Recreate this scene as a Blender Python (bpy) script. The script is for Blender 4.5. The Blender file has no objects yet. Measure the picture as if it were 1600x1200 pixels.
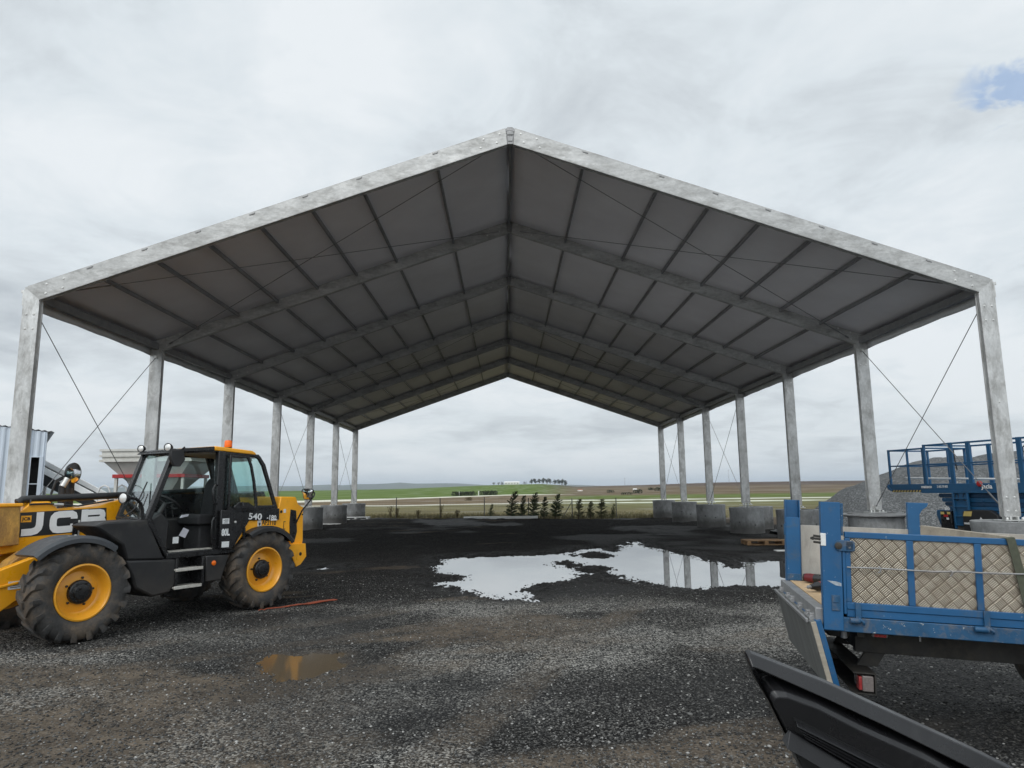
import bpy, bmesh, math, random
import numpy as np
from mathutils import Vector, Matrix, Euler
random.seed(7); np.random.seed(7)
R=math.radians; PI=math.pi
S=bpy.context.scene; COL=S.collection
def sm(a,b,x):
    t=np.clip((x-a)/(b-a),0,1); return t*t*(3-2*t)

# ------------------------------------------------------------------ materials
MATS={}
def nodes(name):
    m=bpy.data.materials.new(name); m.use_nodes=True
    nt=m.node_tree; b=nt.nodes['Principled BSDF']; MATS[name]=m
    return m,nt,b
def N(nt,typ,**kw):
    n=nt.nodes.new(typ)
    for k,v in kw.items():
        if k.startswith('i_'): 
            key=k[2:]; key=int(key) if key.isdigit() else key.replace('_',' ')
            n.inputs[key].default_value=v
        else: setattr(n,k,v)
    return n
def objcoord(nt,stretch=(1,1,1)):
    tc=N(nt,'ShaderNodeTexCoord'); oi=N(nt,'ShaderNodeObjectInfo')
    mul=N(nt,'ShaderNodeVectorMath',operation='MULTIPLY'); mul.inputs[1].default_value=stretch
    nt.links.new(tc.outputs['Object'],mul.inputs[0])
    off=N(nt,'ShaderNodeMath',operation='MULTIPLY'); off.inputs[1].default_value=37.0
    nt.links.new(oi.outputs['Random'],off.inputs[0])
    add=N(nt,'ShaderNodeVectorMath',operation='ADD')
    nt.links.new(mul.outputs[0],add.inputs[0]); nt.links.new(off.outputs[0],add.inputs[1])
    return add.outputs[0]
def ramp(nt,fac,stops,interp='LINEAR'):
    r=N(nt,'ShaderNodeValToRGB'); cr=r.color_ramp; cr.interpolation=interp
    while len(cr.elements)<len(stops): cr.elements.new(0.5)
    for e,(p,c) in zip(cr.elements,stops):
        e.position=p; e.color=(c,c,c,1) if isinstance(c,(int,float)) else (*c,1)
    nt.links.new(fac,r.inputs[0]); return r.outputs[0]
def mixc(nt,fac,a,b,mode='MIX'):
    m=N(nt,'ShaderNodeMix',data_type='RGBA',blend_type=mode)
    for s,v in ((0,fac),(6,a),(7,b)):
        if hasattr(v,'links'): nt.links.new(v,m.inputs[s])
        elif s==0: m.inputs[0].default_value=v
        else: m.inputs[s].default_value=(*v,1)
    return m.outputs[2]
def noise(nt,vec,scale,detail=4,rough=.6,dist=0):
    n=N(nt,'ShaderNodeTexNoise'); n.inputs['Scale'].default_value=scale; n.inputs['Detail'].default_value=detail
    n.inputs['Roughness'].default_value=rough; n.inputs['Distortion'].default_value=dist
    nt.links.new(vec,n.inputs['Vector']); return n.outputs['Fac']
def mat(name,col,rough=.5,metal=0.,var=.18,scale=4,stretch=(1,1,1),bump=.0,bscale=60,dirt=None,dirtamt=.5,dscale=5,dlo=.5,spec=.5,coat=0,chips=None,splash=None,fine=0.,vary=0.):
    m,nt,b=nodes(name); v=objcoord(nt,stretch); L=nt.links.new
    n1=noise(nt,v,scale,6,.65)
    lo=tuple(c*(1-var) for c in col); hi=tuple(min(1,c*(1+var)) for c in col)
    c=ramp(nt,n1,[(.3,lo),(.7,hi)])
    rr=ramp(nt,noise(nt,v,scale*2.3,4),[(.3,max(.02,rough-.12)),(.7,min(1,rough+.12))])
    if dirt:
        f=ramp(nt,noise(nt,v,dscale,8,.7,.3),[(dlo,0.),(min(1,dlo+.22),dirtamt)])
        c=mixc(nt,f,c,dirt)
    if vary:
        oi=N(nt,'ShaderNodeObjectInfo'); c=mixc(nt,1.,c,ramp(nt,oi.outputs['Random'],[(0.,1-vary),(1.,1.)]),'MULTIPLY')
    if fine:
        c=mixc(nt,1.,c,ramp(nt,noise(nt,v,scale*7,5,.7,.6),[(.3,1-fine),(.7,1+fine)]),'MULTIPLY')
    if chips:
        f=ramp(nt,noise(nt,v,chips[1],4,.75),[(chips[2],0.),(chips[2]+.03,1.)]); c=mixc(nt,f,c,chips[0])
    if splash:      # mud thrown up from the ground, by height on the thing itself
        tc=N(nt,'ShaderNodeTexCoord'); sp_=N(nt,'ShaderNodeSeparateXYZ'); L(tc.outputs['Object'],sp_.inputs[0])
        ad=N(nt,'ShaderNodeMath',operation='MULTIPLY_ADD'); L(noise(nt,v,6,5,.7),ad.inputs[0]); ad.inputs[1].default_value=-splash[2]*1.6; L(sp_.outputs[2],ad.inputs[2])
        f=ramp(nt,ad.outputs[0],[(0.,splash[3]),(.001+0.,splash[3]),(max(.01,splash[1]),0.)]); c=mixc(nt,f,c,splash[0])
    L(c,b.inputs['Base Color']); L(rr,b.inputs['Roughness'])
    b.inputs['Metallic'].default_value=metal; b.inputs['Specular IOR Level'].default_value=spec
    if coat: b.inputs['Coat Weight'].default_value=coat; b.inputs['Coat Roughness'].default_value=.15
    if bump:
        bp=N(nt,'ShaderNodeBump'); bp.inputs['Strength'].default_value=bump; bp.inputs['Distance'].default_value=.01
        L(noise(nt,v,bscale,5,.6),bp.inputs['Height']); L(bp.outputs[0],b.inputs['Normal'])
    return m
BROWN=(.085,.06,.04)
mat('galv',(.57,.57,.56),.45,.45,.22,3.2,(1,1,.5),.12,25,(.25,.24,.222),.8,4.5,.47,fine=.12,vary=.14)
mat('galv_rafter',(.48,.48,.47),.5,.35,.18,3.4,(.4,1,1),.12,25,(.24,.235,.22),.8,5,.47,fine=.18,vary=.12)
mat('purlin_metal',(.24,.24,.245),.5,.3,.2,3)
mat('cable',(.22,.22,.22),.45,.5,.1,3)
mat('zinc',(.6,.6,.58),.4,.6,.15,9)
mat('concrete',(.27,.275,.275),.9,0,.28,2.6,(1,1,.6),.5,40,(.13,.13,.13),.8,2.1,.46,splash=((.06,.056,.05),.30,.28,.75),fine=.12)
mat('concrete_dark',(.09,.09,.09),.9,0,.2,5,bump=.3)
mat('yellow',(.95,.415,.011),.36,0,.07,3,dirt=(.40,.19,.03),dirtamt=.42,dscale=4,dlo=.54,coat=.25,splash=((.34,.19,.06),.5,.5,.25))
mat('rust_yellow',(.46,.26,.06),.6,0,.3,9,(1,1,.4),.3,40,(.22,.12,.045),.9,7,.42,fine=.2)
mat('black_plastic',(.018,.018,.019),.48,0,.25,4,bump=.15,bscale=140,dirt=(.06,.055,.048),dirtamt=.6,dscale=3.3,dlo=.52,splash=((.080,.066,.052),.45,.45,.35),fine=.10)
mat('black_gloss',(.012,.012,.013),.28,0,.1,4,dirt=(.05,.046,.04),dirtamt=.3,dscale=5,dlo=.58)
mat('grey_plastic',(.055,.06,.067),.5,0,.15,4,bump=.1,bscale=100,dirt=(.11,.10,.085),dirtamt=.4,dscale=4,dlo=.55)
mat('tyre',(.044,.043,.042),.82,0,.3,6,bump=.5,bscale=45,dirt=(.135,.10,.068),dirtamt=.9,dscale=3.0,dlo=.45,fine=.2)
mat('white_paint',(.72,.72,.70),.5,0,.06,5,dirt=(.45,.43,.38),dirtamt=.5,dscale=4,dlo=.58)
mat('letter_white',(.82,.82,.81),.5,0,.04,20)
mat('letter_black',(.015,.015,.015),.5,0,.05,20)
mat('decal_black',(.022,.023,.024),.4,0,.1,5)
mat('sticker_white',(.70,.72,.72),.5,0,.12,30)
mat('red_paint',(.42,.02,.02),.45,0,.12,5)
mat('orange_lens',(.85,.16,.01),.2,0,.08,30)
mat('red_lens',(.33,.03,.03),.3,0,.2,30,dirt=(.16,.09,.08),dirtamt=.6,dscale=14,dlo=.5)
mat('pale_lens',(.19,.165,.155),.25,0,.1,30)
mat('lamp_glass',(.75,.75,.73),.12,.3,.08,20)
mat('mirror_glass',(.8,.8,.82),.04,1.,.02,5)
mat('headliner',(.34,.31,.26),.9,0,.1,6)
mat('seat_fabric',(.016,.016,.018),.85,0,.2,12,bump=.3,bscale=200)
mat('step_alu',(.58,.56,.51),.5,.35,.15,18,dirt=(.25,.21,.16),dirtamt=.7,dscale=12,dlo=.5)
mat('blue_paint',(.010,.088,.215),.48,0,.12,3,bump=.06,bscale=60,dirt=(.10,.105,.10),dirtamt=.62,dscale=7,dlo=.55,chips=((.40,.45,.48),22,.68))
mat('blue_worn',(.014,.078,.17),.55,0,.2,6,(1,1,1),.12,60,(.17,.145,.115),.75,9,.5,chips=((.45,.45,.43),26,.665))
mat('lift_blue',(.012,.085,.19),.42,0,.12,3,dirt=(.06,.085,.11),dirtamt=.5,dscale=4,dlo=.55)
mat('lift_dark',(.009,.048,.11),.5,0,.2,3)
mat('tread_metal',(.125,.095,.065),.6,.15,.22,9,dirt=(.11,.08,.05),dirtamt=.7,dscale=6,dlo=.46)
mat('tread_bar',(.64,.58,.48),.34,.5,.12,12,dirt=(.27,.21,.14),dirtamt=.6,dscale=7,dlo=.5)
mat('deck_wood',(.47,.33,.19),.75,0,.22,5,(1,.25,1),.2,60,(.23,.16,.1),.6,7,.54)
mat('grey_ply',(.36,.345,.315),.85,0,.2,6,(1,1,.4),.35,60,(.20,.19,.17),.7,7,.5)
mat('gate_ply',(.135,.137,.130),.85,0,.2,5,(1,1,.3),.35,60,(.10,.10,.085),.7,6,.5)
mat('weather_wood',(.36,.32,.26),.85,0,.25,6,(.15,1,1),.3,50,(.13,.11,.09),.7,5,.55)
mat('pallet_wood',(.25,.15,.075),.85,0,.3,7,(1,1,1),.3,50)
mat('chassis_dark',(.030,.028,.025),.7,0,.3,4,bump=.2,dirt=(.075,.062,.045),dirtamt=.6,dscale=5,dlo=.5)
mat('strap',(.075,.08,.055),.85,0,.2,40)
mat('steel_grey',(.28,.28,.28),.5,.5,.2,7)
mat('panel_black',(.013,.013,.0145),.30,0,.12,3,bump=.06,bscale=160,dirt=(.045,.045,.045),dirtamt=.4,dscale=5,dlo=.57)
mat('shed_metal',(.62,.68,.75),.45,.25,.06,2,(1,1,.2),dirt=(.42,.44,.46),dirtamt=.4,dscale=2,dlo=.55)
mat('shed_dark',(.02,.021,.022),.8,0,.2,3)
mat('conveyor_white',(.84,.84,.82),.6,0,.08,3,dirt=(.4,.38,.34),dirtamt=.5,dscale=3,dlo=.55)
mat('hopper_white',(.60,.59,.55),.6,0,.1,2,(1,1,.3),dirt=(.38,.35,.29),dirtamt=.6,dscale=3,dlo=.5)
mat('bark',(.09,.065,.045),.9,0,.25,8,bump=.4)
mat('conifer',(.070,.092,.042),.7,0,.4,2)
mat('conifer_olive',(.115,.122,.060),.7,0,.4,2)
mat('tree_dark',(.032,.046,.026),.7,0,.4,.5)
mat('dry_weed',(.15,.12,.06),.85,0,.35,8)
mat('bush',(.040,.050,.026),.75,0,.4,1)
mat('hill_far',(.075,.085,.05),.9,0,.3,.002)
mat('fence_metal',(.13,.13,.125),.6,.4,.2,8)
mat('house_white',(.75,.74,.71),.7,0,.05,1)
mat('roof_tile',(.30,.12,.07),.8,0,.2,1)
mat('orange_strap',(.30,.065,.028),.75,0,.3,14,dirt=(.12,.05,.03),dirtamt=.7,dscale=9,dlo=.5)
mat('hazard_yellow',(.60,.45,.14),.5,0,.1,9)
mat('tool_red',(.13,.010,.014),.4,0,.12,9)
mat('paper',(.5,.5,.55),.7,0,.08,20)
# membrane : diffuse PVC cloth that lets a little daylight through
m,nt,b=nodes('membrane'); v=objcoord(nt)
c=ramp(nt,noise(nt,v,.6,5,.6),[(.3,(.66,.645,.66)),(.7,(.76,.75,.77))])
nt.links.new(c,b.inputs['Base Color']); b.inputs['Roughness'].default_value=.55; b.inputs['Specular IOR Level'].default_value=.25
bp=N(nt,'ShaderNodeBump'); bp.inputs['Strength'].default_value=.35; bp.inputs['Distance'].default_value=.03
nt.links.new(noise(nt,v,1.7,3,.5),bp.inputs['Height']); nt.links.new(bp.outputs[0],b.inputs['Normal'])
mat('valance',(.62,.63,.64),.6,0,.1,2)
# tinted cab glass
def glassmat(name,tint,refl):
    m,nt,b=nodes(name); out=nt.nodes['Material Output']
    t=N(nt,'ShaderNodeBsdfTransparent'); t.inputs[0].default_value=(*tint,1)
    g=N(nt,'ShaderNodeBsdfGlossy'); g.inputs['Roughness'].default_value=.03; g.inputs[0].default_value=(.9,.95,.95,1)
    fr=N(nt,'ShaderNodeFresnel'); fr.inputs[0].default_value=1.5
    mu=N(nt,'ShaderNodeMath',operation='MULTIPLY_ADD'); mu.inputs[1].default_value=.38; mu.inputs[2].default_value=refl
    nt.links.new(fr.outputs[0],mu.inputs[0])
    mx=N(nt,'ShaderNodeMixShader'); nt.links.new(mu.outputs[0],mx.inputs[0]); nt.links.new(t.outputs[0],mx.inputs[1]); nt.links.new(g.outputs[0],mx.inputs[2])
    nt.links.new(mx.outputs[0],out.inputs['Surface'])
glassmat('glass',(.80,.92,.90),.02)
glassmat('glass_tint',(.66,.84,.81),.01)
# still water
def watermat(name,col,ior,rough):
    m,nt,b=nodes(name)
    b.inputs['Base Color'].default_value=(*col,1); b.inputs['Roughness'].default_value=rough; b.inputs['IOR'].default_value=ior
    v=objcoord(nt); bp=N(nt,'ShaderNodeBump'); bp.inputs['Strength'].default_value=.02; bp.inputs['Distance'].default_value=.01
    nt.links.new(noise(nt,v,3.0,2,.5),bp.inputs['Height']); nt.links.new(bp.outputs[0],b.inputs['Normal'])
watermat('water',(.02,.021,.021),10.,.012)
watermat('muddy_water',(.10,.075,.048),1.33,.09)

# ------------------------------------------------------------------ mesh builder
class MB:
    def __init__(s): s.v=[];s.f=[];s.m=[]
    def add(s,vs,fs,mi=0):
        o=len(s.v); s.v+= [tuple(x) for x in vs]; s.f+=[tuple(i+o for i in f) for f in fs]; s.m+=[mi]*len(fs); return s
    def box(s,x0,x1,y0,y1,z0,z1,mi=0,M=None):
        vs=[(x,y,z) for x in (x0,x1) for y in (y0,y1) for z in (z0,z1)]
        if M is not None: vs=[M@Vector(q) for q in vs]
        return s.add(vs,[(0,1,3,2),(4,6,7,5),(0,4,5,1),(2,3,7,6),(0,2,6,4),(1,5,7,3)],mi)
    def prism(s,poly,ax,a,b,mi=0,M=None):
        n=len(poly)
        def P(p,q,t):
            return {'y':(p,t,q),'z':(p,q,t),'x':(t,p,q)}[ax]
        vs=[P(p,q,a) for p,q in poly]+[P(p,q,b) for p,q in poly]
        if M is not None: vs=[M@Vector(q) for q in vs]
        return s.add(vs,[tuple(range(n)),tuple(range(2*n-1,n-1,-1))]+[(i,(i+1)%n,n+(i+1)%n,n+i) for i in range(n)],mi)
    def ring(s,outer,inner,ax,a,b,mi=0):
        # frame: outer and inner outlines with the same number of points
        n=len(outer)
        def P(p,q,t): return {'y':(p,t,q),'z':(p,q,t),'x':(t,p,q)}[ax]
        vs=[P(p,q,t) for t in (a,b) for pl in (outer,inner) for p,q in pl]
        fs=[]
        for i in range(n):
            j=(i+1)%n
            fs+=[(i,j,n+j,n+i),(2*n+i,3*n+i,3*n+j,2*n+j),(i,2*n+i,2*n+j,j),(n+i,n+j,3*n+j,3*n+i)]
        return s.add(vs,fs,mi)
    def tube(s,pts,r,n=8,mi=0,closed=False):
        pts=[Vector(p) for p in pts]; k=len(pts); rs=r if isinstance(r,(list,tuple)) else [r]*k
        vs=[];prev=None
        for i,p in enumerate(pts):
            if closed: d=(pts[(i+1)%k]-pts[i-1])
            else: d=(pts[min(i+1,k-1)]-pts[max(i-1,0)])
            d.normalize()
            if prev is None:
                a=Vector((0,0,1)) if abs(d.z)<.9 else Vector((1,0,0)); x=d.cross(a).normalized()
            else:
                x=(prev-d*prev.dot(d)); x=x.normalized() if x.length>1e-6 else d.orthogonal().normalized()
            prev=x; y=d.cross(x)
            vs+=[p+(x*math.cos(2*PI*j/n)+y*math.sin(2*PI*j/n))*rs[i] for j in range(n)]
        fs=[]
        for i in range(k if closed else k-1):
            a=i*n; c=((i+1)%k)*n
            fs+=[(a+j,a+(j+1)%n,c+(j+1)%n,c+j) for j in range(n)]
        if not closed: fs+=[tuple(range(n-1,-1,-1)),tuple((k-1)*n+j for j in range(n))]
        return s.add(vs,fs,mi)
    def bar(s,p0,p1,w,h,mi=0,up=(0,0,1)):
        p0=Vector(p0);p1=Vector(p1);d=(p1-p0).normalized();u=Vector(up);x=d.cross(u)
        if x.length<1e-4: x=d.cross(Vector((1,0,0)))
        x.normalize();u=x.cross(d)
        vs=[p+x*(a*w/2)+u*(c*h/2) for p in (p0,p1) for a,c in ((-1,-1),(1,-1),(1,1),(-1,1))]
        return s.add(vs,[(3,2,1,0),(4,5,6,7),(0,1,5,4),(1,2,6,5),(2,3,7,6),(3,0,4,7)],mi)
    def lathe(s,prof,axis='y',c=(0,0,0),n=40,mi=0,cap=True):
        vs=[]
        for r,h in prof:
            for j in range(n):
                a=2*PI*j/n; p=r*math.cos(a);q=r*math.sin(a)
                w={'y':(p,h,q),'z':(p,q,h),'x':(h,p,q)}[axis]
                vs.append((w[0]+c[0],w[1]+c[1],w[2]+c[2]))
        fs=[]
        for i in range(len(prof)-1):
            fs+=[(i*n+j,i*n+(j+1)%n,(i+1)*n+(j+1)%n,(i+1)*n+j) for j in range(n)]
        if cap and prof[0][0]>1e-6: fs.append(tuple(range(n-1,-1,-1)))
        k=(len(prof)-1)*n
        if cap and prof[-1][0]>1e-6: fs.append(tuple(k+j for j in range(n)))
        return s.add(vs,fs,mi)
    def add2(s,o,mi): return s.add(o.v,o.f,mi)
    def build(s,name,mats,parent=None,bevel=0,smooth=True,loc=None,recalc=True,seg=2):
        me=bpy.data.meshes.new(name); me.from_pydata(s.v,[],s.f)
        if isinstance(mats,str): mats=[mats]
        for k in mats: me.materials.append(MATS[k])
        if any(s.m): me.polygons.foreach_set('material_index',s.m)
        if recalc:
            bm=bmesh.new(); bm.from_mesh(me); bmesh.ops.remove_doubles(bm,verts=bm.verts,dist=1e-5)
            bmesh.ops.recalc_face_normals(bm,faces=bm.faces); bm.to_mesh(me); bm.free()
        if smooth:
            me.polygons.foreach_set('use_smooth',[True]*len(me.polygons)); me.set_sharp_from_angle(angle=R(38))
        o=bpy.data.objects.new(name,me); COL.objects.link(o)
        if parent: o.parent=parent
        if loc: o.location=loc
        if bevel:
            b=o.modifiers.new('Bevel','BEVEL'); b.width=bevel; b.segments=seg; b.limit_method='ANGLE'; b.angle_limit=R(40)
        return o
def tag(o,label=None,cat=None,group=None,kind=None):
    for k,v in (('label',label),('category',cat),('group',group),('kind',kind)):
        if v: o[k]=v
    return o
def empty(name,loc,rz=0,label=None,cat=None,group=None):
    o=bpy.data.objects.new(name,None); COL.objects.link(o); o.location=loc; o.rotation_euler=(0,0,rz); o.empty_display_size=.2
    return tag(o,label,cat,group)
def copy_tree(o,parent=None):
    c=o.copy(); COL.objects.link(c)
    if parent: c.parent=parent
    for ch in list(o.children): copy_tree(ch,c)
    return c
def text(name,body,size,org,right,up,parent,m,sx=1.,bold=.0,align='LEFT',ext=.0015):
    cu=bpy.data.curves.new(name,'FONT'); cu.body=body; cu.size=size; cu.extrude=ext; cu.offset=bold; cu.align_x=align
    cu.materials.append(MATS[m]); cu.resolution_u=3
    o=bpy.data.objects.new(name,cu); COL.objects.link(o); o.parent=parent
    r=Vector(right).normalized();u=Vector(up).normalized();n=r.cross(u)
    bpy.context.view_layer.update(); me=bpy.data.meshes.new_from_object(o.evaluated_get(bpy.context.evaluated_depsgraph_get()))
    bpy.data.objects.remove(o); me.name=name
    M=Matrix.Identity(4)
    for i in range(3): M[i][0]=r[i]*sx;M[i][1]=u[i];M[i][2]=n[i];M[i][3]=org[i]
    me.transform(M); o=bpy.data.objects.new(name,me); COL.objects.link(o); o.parent=parent
    return o
def ribbon(mb,pts,w,to3,h0,h1,mi=0):
    """flat stroke of width w along pts (2-D), as a thin slab between heights h0 and h1"""
    P=[Vector(p) for p in pts];L=[];Rr=[]
    for i,p in enumerate(P):
        d0=(P[i]-P[i-1]).normalized() if i else None
        d1=(P[i+1]-P[i]).normalized() if i<len(P)-1 else None
        d0=d0 or d1; d1=d1 or d0
        n0=Vector((-d0.y,d0.x));n1=Vector((-d1.y,d1.x));b=(n0+n1).normalized(); k=w/2/max(.35,b.dot(n0))
        L.append(p+b*k);Rr.append(p-b*k)
    k=len(P); vs=[to3(q,h) for h in (h0,h1) for q in L+Rr]; fs=[]
    for i in range(k-1):
        a,b,c,d=i,i+1,k+i+1,k+i
        fs+=[(a,b,c,d),(2*k+d,2*k+c,2*k+b,2*k+a),(a,2*k+a,2*k+b,b),(d,c,2*k+c,2*k+d)]
    fs+=[(0,k,3*k,2*k),(k-1,3*k-1,4*k-1,2*k-1)]
    mb.add(vs,fs,mi)
# ------------------------------------------------------------------ camera
CAMZ=1.78
cam=bpy.data.cameras.new('camera'); co=bpy.data.objects.new('camera',cam); COL.objects.link(co)
X=Vector((.9999126,-.0075526,-.0108502)); Dn=Vector((.0095813,-.1514767,.9884144)); Bk=Vector((-.0091087,-.988432,-.1513911))
Mx=Matrix.Identity(4)
for i in range(3): Mx[i][0]=X[i];Mx[i][1]=Dn[i];Mx[i][2]=Bk[i]
Mx.translation=Vector((-.1425,0,CAMZ)); co.matrix_world=Mx
cam.sensor_width=36; cam.lens=24.4947; cam.clip_start=.05; cam.clip_end=30000
S.camera=co
# ------------------------------------------------------------------ sky and sun
SUN_EL,SUN_AZ=R(42),R(196)           # azimuth from +Y, clockwise: behind the camera
sd=Vector((math.sin(SUN_AZ)*math.cos(SUN_EL),math.cos(SUN_AZ)*math.cos(SUN_EL),math.sin(SUN_EL)))
W=bpy.data.worlds.new('World'); S.world=W; W.use_nodes=True; nt=W.node_tree; L=nt.links.new
bg=nt.nodes['Background']
sky=N(nt,'ShaderNodeTexSky',sky_type='NISHITA',sun_disc=False,sun_elevation=SUN_EL,sun_rotation=SUN_AZ,air_density=1.2,dust_density=2.)
tc=N(nt,'ShaderNodeTexCoord'); sep=N(nt,'ShaderNodeSeparateXYZ'); L(tc.outputs['Generated'],sep.inputs[0])
def mth(op,a,b=None,c=None,clamp=False):
    n=N(nt,'ShaderNodeMath',operation=op,use_clamp=clamp)
    for i,v in enumerate((a,b,c)):
        if v is None: continue
        if hasattr(v,'links'): L(v,n.inputs[i])
        else: n.inputs[i].default_value=v
    return n.outputs[0]
zc=mth('MAXIMUM',sep.outputs[2],0.0); den=mth('ADD',zc,.16)
cx=mth('DIVIDE',sep.outputs[0],den); cy=mth('DIVIDE',sep.outputs[1],den)
cv=N(nt,'ShaderNodeCombineXYZ'); L(cx,cv.inputs[0]); L(cy,cv.inputs[1]); cv.inputs[2].default_value=3.7
n1=noise(nt,cv.outputs[0],.95,7,.56,.25); n2=noise(nt,cv.outputs[0],.42,3,.5,.3); n3=noise(nt,cv.outputs[0],2.9,7,.62,.5); n4=noise(nt,cv.outputs[0],9.,5,.6,.4)
f=mth('ADD',mth('MULTIPLY',n1,.75),mth('ADD',mth('MULTIPLY',n2,.25),mth('MULTIPLY',n3,.42)))
cloud=ramp(nt,f,[(.53,(.50,.55,.595)),(.635,(.66,.715,.755)),(.70,(.765,.83,.872)),(.82,(.89,.935,.965))])
hz=ramp(nt,zc,[(0.,(.64,.715,.77)),(.03,(.70,.75,.78)),(.10,(.70,.74,.765)),(.30,(.78,.82,.845))])
c=mixc(nt,ramp(nt,zc,[(0.,.75),(.05,.34),(.25,.14),(.6,.08)]),cloud,hz)
# a small break in the overcast, blue sky behind it
def dirv(v):
    n=N(nt,'ShaderNodeVectorMath',operation='DOT_PRODUCT'); L(tc.outputs['Generated'],n.inputs[0]); n.inputs[1].default_value=v; return n.outputs['Value']
GAP=(Vector((-.0091,-.9884,-.1514))*-1+X*((1572-800)/1088.65)+Dn*((600-152)/1088.65)).normalized()
near0=mth('DIVIDE',mth('SUBTRACT',dirv(GAP),.9984),.0013,None,True)
g=mth('ADD',mth('MULTIPLY',near0,.55),mth('MULTIPLY',mth('SUBTRACT',n4,.5),2.6))
gap=ramp(nt,g,[(.38,0.),(.75,1.)])
near=mth('DIVIDE',mth('SUBTRACT',dirv(GAP),.9984),.0013,None,True)
skys=mixc(nt,1.,sky.outputs[0],(.085,.085,.085),'MULTIPLY')
blue=mixc(nt,.8,skys,(.26,.45,.80))
c=mixc(nt,mth('MULTIPLY',mth('MULTIPLY',gap,near),.62),c,blue)
# the overcast is brighter round the hidden sun, behind the camera
glow=ramp(nt,dirv(sd),[(.0,1.0),(.55,1.25),(1.,2.1)])
c=mixc(nt,1.,c,glow,'MULTIPLY')
c=mixc(nt,.06,c,skys)
L(c,bg.inputs['Color']); bg.inputs['Strength'].default_value=1.0
sl=bpy.data.lights.new('sun','SUN'); so=bpy.data.objects.new('sun',sl); COL.objects.link(so)
sl.energy=.75; sl.angle=R(25); sl.color=(1,.965,.92); so.rotation_euler=(-sd).to_track_quat('-Z','Y').to_euler()
S.view_settings.view_transform='Standard'; S.view_settings.look='None'; S.view_settings.exposure=0; S.view_settings.gamma=1; S.view_settings.use_curve_mapping=False

# ------------------------------------------------------------------ ground : one sheet to the horizon
PUD=[(-1.97,16.98),(-1.96,18.0),(-1.88,19.67),(-1.09,20.14),(-.23,20.42),(.8,20.49),(1.12,20.86),(1.75,21.21),(2.2,22.56),(2.83,22.46),(3.08,21.48),(3.69,23.38),(4.26,25.04),(4.73,25.6),(4.45,23.26),(4.58,21.27),(4.86,19.96),(4.95,18.47),(5.2,16.61),(5.66,17.73),(6.4,18.13),(7.4,17.9),(8.0,16.2),(7.2,13.6),(5.33,13.13),(4.44,13.3),(3.78,13.44),(3.42,13.05),(2.7,13.36),(2.51,14.11),(2.18,15.19),(1.93,15.8),(1.42,15.61),(1.2,14.64),(.49,13.92),(.22,13.33),(.21,12.03),(-.07,12.05),(-.52,12.67),(-1.12,13.62),(-1.54,14.4),(-1.12,15.08),(-1.22,15.76),(-1.77,16.18)]
ISL=[[(1.02,17.96),(1.43,18.6),(1.72,17.5),(1.32,17.0)],[(1.36,16.75),(1.96,17.3),(2.31,16.53),(1.77,16.0)],[(1.7,20.36),(2.43,21.2),(2.67,19.8),(2.17,19.3)]]
SMALL=[(-2.61,7.66),(-2.68,8.08),(-2.39,8.18),(-2.11,8.05),(-2.07,7.63),(-2.19,7.26),(-2.4,7.22)]
SW=[(-4.92,17.3),(-4.7,17.7),(-4.35,17.6),(-4.5,16.95)]
def sdf(P,poly):
    d=np.full(len(P),1e9); ins=np.zeros(len(P),bool); n=len(poly)
    for i in range(n):
        a=np.array(poly[i]);b=np.array(poly[(i+1)%n]); e=b-a; w=P-a
        t=np.clip((w@e)/(e@e),0,1); q=w-t[:,None]*e; d=np.minimum(d,(q**2).sum(1))
        c1=(a[1]<=P[:,1])!=(b[1]<=P[:,1])
        xi=a[0]+(P[:,1]-a[1])/(b[1]-a[1]+1e-12)*e[0]
        ins^=c1&(P[:,0]<xi)
    d=np.sqrt(d); return np.where(ins,-d,d)
def vnoise(x,y,seed=0):
    xi=np.floor(x).astype(np.int64);yi=np.floor(y).astype(np.int64);fx=x-xi;fy=y-yi
    fx=fx*fx*(3-2*fx);fy=fy*fy*(3-2*fy)
    def h(a,b):
        k=(a*374761393+b*668265263+seed*974634777)&0x7fffffff
        k=((k^(k>>13))*1274126177)&0x7fffffff
        return ((k^(k>>16))&0xffff)/65535.
    return (h(xi,yi)*(1-fx)+h(xi+1,yi)*fx)*(1-fy)+(h(xi,yi+1)*(1-fx)+h(xi+1,yi+1)*fx)*fy
def fbm(x,y,o=4,seed=0):
    r=0;a=.5
    for k in range(o): r=r+a*vnoise(x*2**k,y*2**k,seed+k*17);a*=.5
    return r/(1-.5**o)
def crest(u):
    return np.interp(u,[-1.2,-.7,-.25,-.15,-.06,0,.05,.075,.10,.2,.3,.45,.8,1.5],[3,3,3.6,4.6,7.5,9.3,9.6,7.6,5.0,6.5,9.,9.5,9,8])
def yardx(y): return np.interp(y,[-30,20,28,36,44],[40,40,16,12.5,11])
def rough_h(x,y):
    """small unevenness of the yard"""
    return (fbm(x*.55,y*.55,4,3)-.5)*.06+(fbm(x*3.1,y*3.1,3,9)-.5)*.022+(fbm(x*11,y*7,2,5)-.5)*.010+(fbm(x*1.1,y*.7,4,11)-.42)*.30*sm(24,36,y)*sm(12.5,9,np.abs(x))*.6+(fbm(x*3.0,y*2.0,3,13)-.5)*.06*sm(22,30,y)
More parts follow.
